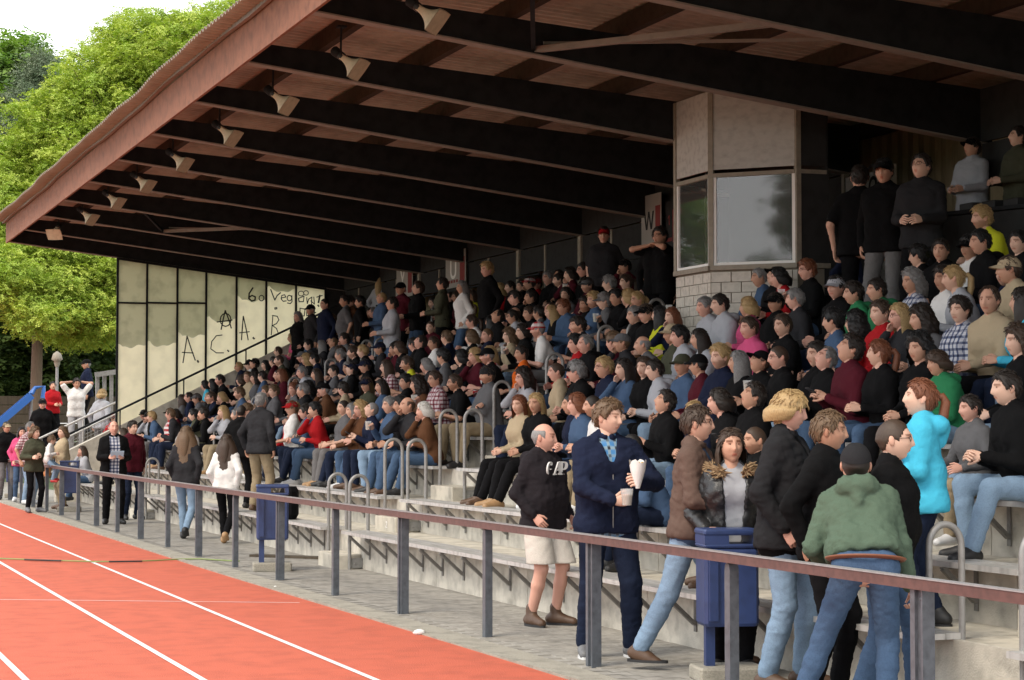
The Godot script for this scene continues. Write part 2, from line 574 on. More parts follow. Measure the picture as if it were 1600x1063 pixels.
func build_hoops() -> void:
	var m := MB.new()
	var pts: Array = [Vector3(-0.11, -0.4, 0)]
	for k in 9:
		var a := PI - PI * k / 8
		pts.append(Vector3(cos(a) * 0.11, 0.0 + sin(a) * 0.11, 0))
	pts.append(Vector3(0.11, -0.4, 0))
	# straight legs with an arched head: built tall, foot at y = 0
	var ps: Array = [Vector3(-0.11, 0, 0), Vector3(-0.11, 0.5, 0), Vector3(-0.11, 0.93, 0)]
	for k in range(1, 12):
		var a := PI - PI * k / 12
		ps.append(Vector3(cos(a) * 0.11, 0.95 + sin(a) * 0.13, 0))
	ps.append_array([Vector3(0.11, 0.93, 0), Vector3(0.11, 0.5, 0), Vector3(0.11, 0, 0)])
	m.tube(ps, 0.0205, 10)
	var plate := MB.new()
	plate.bx(Vector3(-0.10, 0.02, -0.012), Vector3(0.10, 0.13, 0.0))
	plate.ellipsoid(Vector3(-0.045, 0.065, 0.002), Vector3(0.011, 0.011, 0.008), Basis(), 4, 6)
	plate.ellipsoid(Vector3(0.045, 0.065, 0.002), Vector3(0.011, 0.011, 0.008), Basis(), 4, 6)
	var hm := m.mesh()
	var pm := plate.mesh()
	var names := ["near aisle", "middle aisle", "far aisle"]
	var ord := ["foot", "second step", "third step", "fourth step", "fifth step", "sixth step", "seventh step", "eighth step", "top step"]
	for a in 3:
		for side in 2:
			for i in ROWS:
				var z: float = AISLES[a][side] + (0.03 if side == 1 else -0.03)
				var t := thing("hoop_rail", "grey tubular hoop handrail at the %s of the %s, %s side" % [ord[i], names[a], ["end wall", "near"][side]], "handrail", Vector3(WX + RUN * i - 0.05, tread_h(i), z), 0, "hoop handrails along the aisles")
				part("hoop", hm, MT.galv, t)
				part("foot_plate", pm, MT.galv, t)

# ---------------------------------------------------------------- roof
func build_roof(g: Node3D) -> void:
	var xf := 4.9
	var xb := 13.4
	var zn := -5.0
	var ze := ZEND - 0.35
	# corrugated sheet: waves run across, seen from below and at the edge
	var pitch := 0.15
	var nseg := int((zn - ze) / pitch * 4.0)
	var top := MB.new()
	var und := MB.new()
	for k in nseg:
		var za := zn - (zn - ze) * k / nseg
		var zb := zn - (zn - ze) * (k + 1) / nseg
		var ya := 0.022 * sin(TAU * za / pitch)
		var yb := 0.022 * sin(TAU * zb / pitch)
		var x0 := 4.60 + 0.014 * sin(za * 0.9) + 0.01 * sin(za * 2.3)
		var x1 := 4.60 + 0.014 * sin(zb * 0.9) + 0.01 * sin(zb * 2.3)
		var dro := 0.014 * sin(za * 0.7) + 0.008 * sin(za * 1.7)
		var dr1 := 0.014 * sin(zb * 0.7) + 0.008 * sin(zb * 1.7)
		var a0 := Vector3(x0, sheet_y(x0) + ya + 0.06 + dro, za); var b0 := Vector3(x1, sheet_y(x1) + yb + 0.06 + dr1, zb)
		var a1 := Vector3(xb, sheet_y(xb) + ya + 0.06, za); var b1 := Vector3(xb, sheet_y(xb) + yb + 0.06, zb)
		var d := Vector3(0, -0.012, 0)
		top.quad(a0, a1, b1, b0)
		und.quad(a0 + d, b0 + d, b1 + d, a1 + d)
		und.quad(a0, b0, b0 + d, a0 + d)
	part("roof_sheet", top, MT.sheet_top, g)
	part("roof_underside", und, MT.sheet_under, g)
	# fascia boards
	var z := zn
	var bays: Array = []
	for k in range(-4, 10): bays.append(-18.5 - 2.84 * k)
	while z > ZEND - 0.2:
		var z2 := maxf(z - 3.1, ZEND - 0.2)
		var b := MB.new()
		b.bx(Vector3(xf - 0.035, beam_bot(xf) - 0.03, z2 + 0.003), Vector3(xf, sheet_y(xf) + 0.01, z - 0.003))
		part("fascia_board", b, MT.fascia, g)
		z -= 3.1
	# weathered trim under the sheet edge
	var tr := MB.new()
	var n := 60
	for k in n:
		var za := zn - (zn - ze) * k / n
		var zb := zn - (zn - ze) * (k + 1) / n
		var wa := 0.02 * sin(za * 0.7) + 0.01 * sin(za * 1.9)
		var wb := 0.02 * sin(zb * 0.7) + 0.01 * sin(zb * 1.9)
		tr.bar(Vector3(xf - 0.075, sheet_y(xf) + 0.035 + wa, za), Vector3(xf - 0.075, sheet_y(xf) + 0.035 + wb, zb), 0.05, 0.045)
	part("eaves_trim", tr, MT.flange, g)
	# purlins on the beams
	for k in 7:
		var x := 5.75 + 1.22 * k
		var y := (beam_top(x) + sheet_y(x) + 0.02) * 0.5
		var b := MB.new()
		b.bx(Vector3(x - 0.045, beam_top(x) + 0.002, ZEND - 0.1), Vector3(x + 0.045, sheet_y(x) + 0.022, zn))
		part("purlin", b, MT.purlin, g)
	# tapered beams
	for zb in bays:
		if zb > -5.5: continue
		var b := MB.new()
		var poly := PackedVector2Array([Vector2(xf + 0.005, beam_bot(xf)), Vector2(12.6, beam_bot(12.6)), Vector2(12.6, beam_top(12.6)), Vector2(xf + 0.005, beam_top(xf))])
		b.extrude(poly, func(p, l): return Vector3(p.x, p.y, l), zb - 0.05, zb + 0.05)
		var be := part("roof_beam", b, MT.steel, g)
		var fl := MB.new()
		fl.bar(Vector3(xf + 0.01, beam_bot(xf) - 0.008, zb), Vector3(12.6, beam_bot(12.6) - 0.008, zb), 0.15, 0.016)
		part("bottom_flange", fl, MT.flange, be)
		var co := MB.new()
		co.bx(Vector3(12.42, seat_h(8) - 0.04, zb - 0.06), Vector3(12.56, beam_bot(12.5) - 0.01, zb + 0.06))
		part("column", co, MT.column, g)
	# braces in two bays
	for q in [[-18.5, 0.0], [-12.82, 0.0], [-38.4, 0.0]]:
		var za: float = q[0]
		var b := MB.new()
		b.bar(Vector3(7.2, beam_bot(7.2) + 0.05, za), Vector3(8.7, beam_bot(8.7) + 0.1, za + 2.78), 0.06, 0.06)
		part("brace", b, MT.flange, g)
		b = MB.new()
		b.bar(Vector3(7.2, beam_bot(7.2) + 0.05, za), Vector3(6.1, beam_bot(6.1) + 0.22, za + 2.78), 0.045, 0.045)
		part("brace", b, MT.steel, g)
		b = MB.new()
		b.bar(Vector3(7.25, beam_bot(7.2) + 0.12, za), Vector3(10.6, beam_bot(10.6) + 0.3, za + 2.78), 0.03, 0.03)
		part("brace", b, MT.flange, g)

func build_tubes(g: Node3D) -> void:      # unlit fluorescent tubes under the purlins
	for q in [[9.4, -17.4], [10.9, -20.2], [9.6, -23.1], [11.0, -26.0]]:
		var b := MB.new()
		var y := sheet_y(q[0]) - 0.14
		b.tube([Vector3(q[0], y, q[1]), Vector3(q[0] + 0.1, y, q[1] + 1.2)], 0.016, 6)
		part("light_tube", b, MT.white, g)

func build_back(g: Node3D) -> void:
	var fl := seat_h(8) - 0.04
	# corrugated sheet behind
	var b := MB.new()
	var n := 620
	for k in n:
		var za := ZEND + (38.0) * k / n
		var zb := ZEND + (38.0) * (k + 1) / n
		var xa := 13.3 + (0.02 if (k / 2) % 2 else -0.02)
		var xc := 13.3 + (0.02 if ((k + 1) / 2) % 2 else -0.02)
		b.quad(Vector3(xc, fl, zb), Vector3(xa, fl, za), Vector3(xa, 5.6, za), Vector3(xc, 5.6, zb))
	part("corrugated_wall", b, MT.corrugated, g)
	# dark panels between the columns, one opening in each bay
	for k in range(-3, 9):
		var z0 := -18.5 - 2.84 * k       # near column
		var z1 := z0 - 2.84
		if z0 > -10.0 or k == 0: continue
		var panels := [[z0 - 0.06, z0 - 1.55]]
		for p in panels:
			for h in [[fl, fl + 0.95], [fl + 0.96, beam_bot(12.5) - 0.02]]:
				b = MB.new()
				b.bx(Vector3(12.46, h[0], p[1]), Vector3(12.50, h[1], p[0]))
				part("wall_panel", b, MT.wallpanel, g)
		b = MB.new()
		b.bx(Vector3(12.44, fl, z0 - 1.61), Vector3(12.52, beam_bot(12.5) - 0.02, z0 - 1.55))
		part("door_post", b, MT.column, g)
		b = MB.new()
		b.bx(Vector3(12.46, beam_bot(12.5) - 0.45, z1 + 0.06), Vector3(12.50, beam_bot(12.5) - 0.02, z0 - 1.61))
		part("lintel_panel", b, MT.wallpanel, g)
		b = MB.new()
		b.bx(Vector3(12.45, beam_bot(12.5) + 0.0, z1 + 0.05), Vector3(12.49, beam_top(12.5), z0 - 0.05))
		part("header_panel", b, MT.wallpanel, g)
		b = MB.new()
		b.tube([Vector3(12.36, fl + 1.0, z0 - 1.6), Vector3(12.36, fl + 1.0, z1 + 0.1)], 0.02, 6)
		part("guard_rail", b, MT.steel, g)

func build_end_wall(g: Node3D) -> void:
	var w := group_part("end_wall", g)
	w.set_meta("label", "translucent cream panelled end wall with black graffiti")
	var us := [183.0, 229.0, 276.5, 321.5, 369.0, 415.5, 462.0, 508.0]
	var xs: Array = []
	for u in us: xs.append(on_z(u, 500, ZEND).x)
	var rail_y := func(x): return 2.0 + 0.487 * (x - 7.28)
	var cut_px := [541.0, 539.0, 524.5, 501.0, 469.0, 454.0, 442.0]     # where the cream coat begins, per panel
	for k in 7:
		var x0: float = xs[k] + 0.022
		var x1: float = xs[k + 1] - 0.022
		var b := MB.new()
		var f := func(x): return rail_y.call(x) - 0.36
		var top := func(x): return beam_bot(x) - 0.02
		var yc := on_z(us[k] + 20, cut_px[k], ZEND).y
		var steps := 12
		var coat := MB.new()
		for q in steps:
			var xa := lerpf(x0, x1, float(q) / steps)
			var xb := lerpf(x0, x1, float(q + 1) / steps)
			var ya := yc + 0.035 * sin(xa * 9.0) + 0.02 * sin(xa * 23.0) + (0.05 if q < 2 else 0.0)
			var yb := yc + 0.035 * sin(xb * 9.0) + 0.02 * sin(xb * 23.0) + (0.05 if q < 1 else 0.0)
			ya = minf(ya, top.call(xa) - 0.02); yb = minf(yb, top.call(xb) - 0.02)
			coat.quad(Vector3(xa, f.call(xa), ZEND), Vector3(xb, f.call(xb), ZEND), Vector3(xb, yb, ZEND), Vector3(xa, ya, ZEND))
			b.quad(Vector3(xa, ya, ZEND), Vector3(xb, yb, ZEND), Vector3(xb, top.call(xb), ZEND), Vector3(xa, top.call(xa), ZEND))
		part("panel", b, MT.endpanel, w)
		part("cream_panel", coat, MT.endpaint, w)
		if k < 3:
			b = MB.new()
			var ym := on_z(us[k] + 20, 473.5, ZEND).y
			b.bx(Vector3(x0, ym - 0.02, ZEND - 0.02), Vector3(x1, ym + 0.02, ZEND + 0.025))
			part("transom", b, MT.steel, w)
	for k in 8:
		var x: float = xs[k]
		var b := MB.new()
		b.bx(Vector3(x - 0.022, rail_y.call(x) - 0.5, ZEND - 0.03), Vector3(x + 0.022, beam_bot(x) - 0.01, ZEND + 0.03))
		part("mullion", b, MT.steel, w)
	var b := MB.new()
	b.bar(Vector3(xs[0], beam_bot(xs[0]) - 0.03, ZEND), Vector3(xs[7], beam_bot(xs[7]) - 0.03, ZEND), 0.07, 0.05)
	part("head_rail", b, MT.steel, w)
	b = MB.new()
	b.bx(Vector3(xs[7] + 0.023, 2.5, ZEND - 0.03), Vector3(14.2, beam_bot(12.0) - 0.02, ZEND + 0.0))
	part("corner_panel", b, MT.wallpanel, w)
	b = MB.new()
	b.extrude(PackedVector2Array([Vector2(4.95, beam_bot(4.95) + 0.02), Vector2(14.2, beam_bot(14.2) + 0.02), Vector2(14.2, sheet_y(14.2) + 0.05), Vector2(4.95, sheet_y(4.95) + 0.05)]), func(p, l): return Vector3(p.x, p.y, l), ZEND - 0.12, ZEND - 0.07)
	part("gable_board", b, MT.steel, w)
	# sloping concrete parapet and handrail
	b = MB.new()
	b.extrude(PackedVector2Array([Vector2(5.95, 0.0), Vector2(12.4, 0.0), Vector2(12.4, rail_y.call(12.4) - 0.36), Vector2(5.95, rail_y.call(5.95) - 0.36)]), func(p, l): return Vector3(p.x, p.y, l), ZEND - 0.16, ZEND + 0.16)
	part("parapet", b, MT.concrete, w)
	b = MB.new()
	b.tube([Vector3(5.8, rail_y.call(5.8), ZEND + 0.25), Vector3(12.2, rail_y.call(12.2), ZEND + 0.25)], 0.024, 8)
	for x in [5.9, 7.3, 8.7, 10.1, 11.5]:
		b.tube([Vector3(x, rail_y.call(x), ZEND + 0.25), Vector3(x, rail_y.call(x) - 0.5, ZEND + 0.25)], 0.016, 6)
	part("handrail", b, MT.steel, w)
	# sprayed lettering, traced on the panels
	var gz := ZEND + 0.034
	var strokes := [
		[7, 495, 775, 520, 612, 545, 690, 570, 760], [6, 490, 712, 558, 716], [11, 585, 764, 589, 772],
		[6, 735, 605, 700, 610, 672, 645, 666, 690, 700, 715, 745, 715], [9, 770, 700, 776, 706],
		[8, 730, 570, 742, 510, 755, 455, 775, 505, 792, 562], [7, 705, 525, 750, 520, 797, 513],
		[7, 855, 635, 860, 560, 866, 490, 882, 560, 896, 635], [6, 843, 592, 903, 585], [11, 927, 622, 933, 628],
		[6, 1048, 485, 1044, 540, 1038, 605], [6, 1045, 485, 1075, 490, 1085, 512, 1070, 535, 1046, 547, 1070, 565, 1080, 590],
		[9, 925, 315, 902, 350, 900, 380, 918, 396, 938, 390, 940, 370, 920, 362, 902, 372],
		[7, 1035, 325, 1048, 360, 1060, 390, 1075, 362, 1095, 345], [6, 1098, 378, 1128, 371, 1120, 357, 1103, 362, 1100, 385, 1112, 398, 1130, 395],
		[6, 1165, 362, 1166, 400, 1155, 412, 1138, 408],
		[6, 1205, 380, 1240, 366, 1236, 400, 1210, 400, 1206, 382], [6, 1256, 375, 1260, 412, 1268, 385, 1288, 372, 1286, 415], [6, 1300, 372, 1304, 415, 1282, 395],
		[11, 1337, 362, 1333, 385, 1329, 405], [10, 1326, 422, 1330, 428], [6, 1318, 372, 1352, 362],
		[6, 1215, 440, 1216, 492, 1242, 486, 1246, 446, 1215, 440], [6, 1256, 440, 1256, 488, 1282, 474, 1262, 462, 1280, 452], [6, 1284, 460, 1312, 466, 1300, 474],
		[6, 1060, 438, 1072, 436, 1073, 444, 1061, 446, 1060, 438]]
	var circ := [[7, 757, 512, 33, 40], [6, 978, 378, 15, 17], [6, 1150, 378, 14, 17], [5, 1222, 350, 17, 15], [5, 1252, 346, 15, 14]]
	for c in circ:
		var s: Array = [c[0]]
		for k in 13:
			s.append(c[1] + c[3] * cos(TAU * k / 12.0)); s.append(c[2] + c[4] * sin(TAU * k / 12.0))
		strokes.append(s)
	for s in strokes:
		b = MB.new()
		var r: float = s[0] * 0.5 / 3.9375 / 69.0
		var p: Array[Vector3] = []
		for k in range(1, s.size(), 2):
			p.append(on_z(160.0 + s[k] / 3.9375, 370.0 + s[k + 1] / 3.9375, gz))
		for k in p.size() - 1:
			var d := (p[k + 1] - p[k]).normalized()
			var e := Vector3(-d.y, d.x, 0) * r
			b.quad(p[k] - e - d * r * 0.7, p[k + 1] - e + d * r * 0.7, p[k + 1] + e + d * r * 0.7, p[k] + e - d * r * 0.7)
		part("sprayed_stroke", b, MT.spray, w)

func build_booth() -> void:
	var xf := 10.1
	var z1 := on_x(1112, 409, xf).z
	var z0 := on_x(1058, 416, xf).z
	var d := 0.72
	var p := [Vector2(11.2, z0 - 0.74), Vector2(xf + 0.72, z0 - 0.72), Vector2(xf, z0), Vector2(xf, z1), Vector2(xf + d, z1 + d), Vector2(11.2, z1 + d + 0.02)]
	var t := thing("commentary_booth", "cream commentary booth with large windows on a pale brick base", "booth", Vector3(xf + 0.9, seat_h(5), (z0 + z1) * 0.5))
	var o := -t.position
	var ys := 3.43                     # sill
	var yw := 4.52                     # window head
	var yf := seat_h(5) - 0.3
	for k in p.size() - 1:
		var a := Vector3(p[k].x, 0, p[k].y)
		var e := Vector3(p[k + 1].x, 0, p[k + 1].y)
		var l := a.distance_to(e)
		var dir := (e - a).normalized()
		var nrm := dir.cross(Vector3.UP)      # outward
		if nrm.dot(Vector3(-1, 0, 0.3)) < -0.6: nrm = -nrm
		var ytop := beam_top((a.x + e.x) * 0.5) - 0.03
		# masonry base with real courses
		var bs := MB.new()
		bs.bar(a + Vector3(0, (yf + ys) * 0.5, 0) - nrm * 0.05, e + Vector3(0, (yf + ys) * 0.5, 0) - nrm * 0.05, 0.08, ys - yf)
		var base := part("base_wall", bs, MT.mortar, t, o)
		if k in [2, 3]:
			var row := 0
			var y := ys - 0.14
			while y > yf:
				var s := -0.12 if row % 2 else 0.0
				while s < l - 0.02:
					var s0 := maxf(s, 0.0) + 0.004
					var s1 := minf(s + 0.235, l) - 0.004
					if s1 - s0 > 0.03:
						var q := MB.new()
						q.bar(a + dir * s0 + Vector3(0, y + 0.055, 0), a + dir * s1 + Vector3(0, y + 0.055, 0), 0.03, 0.112)
						part("brick", q, MT.brick, base, Vector3.ZERO)
					s += 0.24
				y -= 0.12
				row += 1
		elif k == 4:
			pass
		# sill, corner posts, head panel, window
		var sl := MB.new()
		sl.bar(a + Vector3(0, ys + 0.02, 0), e + Vector3(0, ys + 0.02, 0), 0.10, 0.055)
		part("window_sill", sl, MT.column, t, o)
		var cp := MB.new()
		cp.bar(a + Vector3(0, ys + 0.045, 0), a + Vector3(0, ytop, 0), 0.06, 0.06, dir)
		part("corner_post", cp, MT.column, t, o)
		var hp := MB.new()
		hp.bar(a + dir * 0.03 + Vector3(0, (yw + ytop) * 0.5 + 0.03, 0), e - dir * 0.03 + Vector3(0, (yw + ytop) * 0.5 + 0.03, 0), 0.03, ytop - yw - 0.05)
		part("head_panel", hp, MT.boothpanel if k in [2, 3] else MT.wallpanel, t, o)
		var hd := MB.new()
		hd.bar(a + dir * 0.03 + Vector3(0, yw - 0.01, 0), e - dir * 0.03 + Vector3(0, yw - 0.01, 0), 0.055, 0.045)
		part("window_head", hd, MT.column, t, o)
		if k in [2, 3]:
			var wf := group_part("window", t, o)
			var fr := MB.new()
			for s in [0.045, l - 0.045]:
				fr.bar(a + dir * s + Vector3(0, ys + 0.05, 0), a + dir * s + Vector3(0, yw - 0.03, 0), 0.03, 0.035, dir)
			fr.bar(a + dir * 0.06 + Vector3(0, ys + 0.065, 0), e - dir * 0.06 + Vector3(0, ys + 0.065, 0), 0.03, 0.03)
			part("window_frame", fr, MT.white, wf)
			var gl := MB.new()
			gl.bar(a + dir * 0.06 + Vector3(0, (ys + yw) * 0.5 + 0.02, 0), e - dir * 0.06 + Vector3(0, (ys + yw) * 0.5 + 0.02, 0), 0.006, yw - ys - 0.11)
			part("pane", gl, MT.glass, wf)
		else:
			var wl := MB.new()
			wl.bar(a + Vector3(0, (ys + yw) * 0.5, 0), e + Vector3(0, (ys + yw) * 0.5, 0), 0.03, yw - ys - 0.06)
			part("side_wall", wl, MT.wallpanel, t, o)
	var fl := MB.new()
	fl.bx(Vector3(xf + 0.2, ys - 0.75, z0 - 0.4), Vector3(11.15, ys - 0.7, z1 + 0.4))
	part("floor", fl, MT.wallpanel, t, o)
	var bw := MB.new()
	bw.bx(Vector3(11.15, yf, z0 - 0.74), Vector3(11.2, beam_top(11.2) - 0.05, z1 + d + 0.02))
	part("rear_wall", bw, MT.wallpanel, t, o)

# ---------------------------------------------------------------- things on the stand
func build_speakers() -> void:
	var spots := [[656, 15], [537, 92], [431, 151], [348, 204], [275, 247], [219, 282], [174, 310], [134, 336], [97, 361]]
	var m := MB.new()
	var rings: Array = []
	for k in 9:
		var s := k / 8.0
		var r := 0.05 + 0.15 * pow(s, 2.2)
		var ring := PackedVector3Array()
		for j in 16:
			var a := TAU * j / 16.0 + PI / 4
			var q := Vector2(cos(a), sin(a))
			var sq := 1.0 / maxf(absf(q.x), absf(q.y))
			q *= lerpf(1.0, sq, 0.8)
			ring.append(Vector3(q.x * r, q.y * r * 0.8, -0.04 - 0.30 * s))
		rings.append(ring)
	m.loft(rings, true, false)
	var inner: Array = []
	for k in 9:
		var ring := PackedVector3Array()
		for p in rings[8 - k]: ring.append(Vector3(p.x * 0.94, p.y * 0.94, p.z))
		inner.append(ring)
	m.loft(inner, true, true)
	var hm := m.mesh()
	m = MB.new()
	m.tube([Vector3(0, 0, -0.06), Vector3(0, 0, 0.0)], 0.056, 12)
	var bm := m.mesh()
	m = MB.new()
	m.tube([Vector3(0, 0, 0.0), Vector3(0, 0, 0.02), Vector3(0, 0, 0.11), Vector3(0, 0, 0.13)], [0.04, 0.065, 0.065, 0.045], 12)
	var dm := m.mesh()
	m = MB.new()
	m.tube([Vector3(0, 0.02, 0.03), Vector3(0, 0.30, 0.05)], 0.012, 6)
	m.bx(Vector3(-0.05, 0.28, 0.0), Vector3(0.05, 0.30, 0.10))
	var am := m.mesh()
	for k in spots.size():
		var p := on_y(spots[k][0] - 6, spots[k][1] - 6, 5.56)
		var t := thing("horn_loudspeaker", "beige flared horn loudspeaker under the roof edge, %s from the end wall" % ["ninth", "eighth", "seventh", "sixth", "fifth", "fourth", "third", "second", "first"][k], "loudspeaker", p, 0, "horn loudspeakers under the roof edge")
		t.scale = Vector3.ONE * 0.8
		t.basis = Basis.from_euler(Vector3(deg_to_rad(-38), deg_to_rad(-128 if k < 8 else 150), 0)).scaled(Vector3.ONE * 0.8)
		part("horn", hm, MT.horn, t)
		part("band", bm, MT.black, t)
		part("driver", dm, MT.steel, t)
		var arm := part("bracket_arm", am, MT.steel, t)
		arm.basis = t.basis.inverse()

func build_bins() -> void:
	var spots := [[412, 893.0, "on a low stone by the sixth fence post"], [1137, 1064.0, "beside the woman in a leather jacket"], [108, 800.0, "behind the fence near the beige coat woman"], [17, 778.0, "at the far end of the fence"]]
	var body := MB.new()
	body.chamfer_box(Vector3(-0.18, 0.36, -0.13), Vector3(0.18, 0.86, 0.13), 0.02)
	var lid := MB.new()
	lid.chamfer_box(Vector3(-0.183, 0.865, -0.133), Vector3(0.183, 0.89, 0.133), 0.01)
	lid.bx(Vector3(-0.18, 0.89, -0.13), Vector3(-0.02, 0.945, 0.13))
	lid.bx(Vector3(0.14, 0.89, -0.13), Vector3(0.18, 0.945, 0.13))
	lid.chamfer_box(Vector3(-0.186, 0.946, -0.136), Vector3(0.186, 0.985, 0.136), 0.012)
	var post := MB.new()
	post.bx(Vector3(-0.15, 0.10, -0.03), Vector3(-0.09, 0.362, 0.03))
	post.bx(Vector3(-0.155, 0.40, 0.131), Vector3(-0.10, 0.86, 0.16))
	var foot := MB.new()
	foot.chamfer_box(Vector3(-0.22, 0.0, -0.16), Vector3(0.22, 0.10, 0.16), 0.015)
	var bm := body.mesh(); var lm := lid.mesh(); var pm := post.mesh(); var fm := foot.mesh()
	for s in spots:
		var p := on_y(s[0], s[1], 0.0)
		p.x = maxf(p.x, fence_x(p.z) + 0.26)
		var t := thing("litter_bin", "dark blue metal litter bin " + s[2], "bin", p, deg_to_rad(-12))
		part("body", bm, MT.binblue, t)
		part("hood", lm, MT.binblue, t)
		part("post", pm, MT.binblue, t)
		part("base_stone", fm, MT.kerb, t)

func build_cables() -> void:
	var b := MB.new()
	var pts: Array = []
	for q in [[-60, 871], [0, 873], [40, 874.5], [100, 876.5], [150, 878], [205, 877.5], [245, 876], [280, 874], [312, 873.5], [335, 875], [360, 876.5], [374, 877]]:
		pts.append(on_y(q[0], q[1], 0.018))
	b.tube(pts, 0.009, 6)
	tag(part("cable", b, MT.cable_green), "green cable lying across the red track to the fence", "cable")
	b = MB.new()
	for q in [[[38, 874.8], [95, 876.6]], [[170, 878], [222, 877.2]]]:
		var a := on_y(q[0][0], q[0][1], 0.02); var e := on_y(q[1][0], q[1][1], 0.02)
		b.tube([a, e], 0.011, 6)
	tag(part("tape_wrap", b, MT.black), "black tape wrapped round the green cable on the track", "tape")
	# flat conduit plank and a thin hose at the middle aisle
	b = MB.new()
	var a := on_y(395, 868, 0.02)
	var e := on_y(505, 872, 0.02)
	b.bar(a, e, 0.16, 0.03)
	tag(part("cable_ramp", b, MT.timber), "flat dark cable ramp lying by the middle aisle step", "ramp")
	# litter
	var bits := [[655, 992], [430, 918]]
	for q in bits:
		var p := on_y(q[0], q[1], 0.0)
		var m := MB.new()
		var s := 0.055 if q[0] == 655 else 0.018
		var rings: Array = []
		for k in 4:
			var ring := PackedVector3Array()
			for j in 7:
				var an := TAU * j / 7.0
				var r: float = s * [0.7, 1.0, 0.8, 0.3][k] * rng.randf_range(0.7, 1.2)
				ring.append(Vector3(cos(an) * r, s * [0.02, 0.25, 0.6, 0.75][k], -sin(an) * r * 0.6))
			rings.append(ring)
		m.loft(rings)
		var o := part("paper_scrap", m, MT.white, null, p + Vector3(0, 0.001, 0))
		tag(o, "crumpled white paper scrap lying by the track edge" if q[0] == 655 else "tiny pale scrap of litter lying alone on the red lane", "litter")

func build_banners() -> void:
	var defs := [[620, 415, 645, 462, 12.40, -39.2], [697, 396, 728, 446, 12.40, -36.3], [1003, 308, 1034, 398, 12.3, 0.0], [1040, 316, 1057, 385, 12.38, 0.0]]
	for k in defs.size():
		var d: Array = defs[k]
		var a := on_x(d[0], d[1], d[4]); var e := on_x(d[2], d[3], d[4])
		var t := thing("banner", ["white hanging banner with a red foot beside the blonde standing woman", "white and red hanging banner with a pale letter behind the crowd", "pale tall banner reading W behind the black cap man", "narrow banner with red lettering beside the booth window"][k], "banner", Vector3(d[4], minf(a.y, e.y), (a.z + e.z) * 0.5))
		var h := absf(a.y - e.y)
		var w := absf(a.z - e.z)
		var b := MB.new()
		b.bx(Vector3(-0.008, 0, -w / 2), Vector3(0.0, h, w / 2))
		part("cloth", b, MT.banner_white if k != 3 else MT.wallpanel, t)
		b = MB.new()
		b.bx(Vector3(-0.012, h * 0.1, w * 0.22), Vector3(-0.0085, h * 0.8, w * 0.46))
		part("red_stripe", b, MT.banner_red, t)
		var tm := TextMesh.new()
		tm.text = ["Y", "U", "W", "1"][k]
		tm.font_size = 64
		tm.pixel_size = w * 0.0085
		tm.depth = 0.004
		var o := part("letter", tm, MT.wallpanel if k == 2 else (MT.banner_red if k == 3 else MT.white), t, Vector3(-0.013, h * 0.6, -w * 0.1))
		o.rotation.y = -PI / 2
		for q in 4:
			b = MB.new()
			b.bx(Vector3(-0.0115, h * 0.13, -w * 0.36 + q * w * 0.13), Vector3(-0.0085, h * 0.21, -w * 0.27 + q * w * 0.13))
			part("small_mark", b, MT.banner_red, t)

func build_door() -> void:
	var x := 12.40
	var a := on_x(1320, 400, x)
	var e := on_x(1392, 262, x)
	var fl := seat_h(8) - 0.04
	var t := thing("painted_door", "pale open door with a black sprayed swirl on the upper landing", "door", Vector3(x, fl, (a.z + e.z) * 0.5))
	var o := -t.position
	var b := MB.new()
	b.bx(Vector3(x, fl, a.z), Vector3(x + 0.04, e.y, e.z))
	part("door_leaf", b, MT.boothpanel, t, o)
	b = MB.new()
	for z in [a.z, e.z]: b.bx(Vector3(x - 0.02, fl, z - 0.03), Vector3(x + 0.06, e.y + 0.05, z + 0.03))
	part("door_frame", b, MT.column, t, o)
	b = MB.new()
	var ce := on_x(1366, 288, x - 0.012)
	var last := Vector3.ZERO
	for k in 34:
		var an := k * 0.33
		var r := 0.04 + 0.008 * k
		var q := ce + Vector3(0, sin(an) * r, cos(an) * r * 0.9)
		if k:
			var d := (q - last).normalized()
			var sd := Vector3(0, -d.z, d.y) * 0.022
			b.quad(last - sd - d * 0.01, q - sd + d * 0.01, q + sd + d * 0.01, last + sd - d * 0.01)
		last = q
	part("sprayed_swirl", b, MT.spray, t, o)

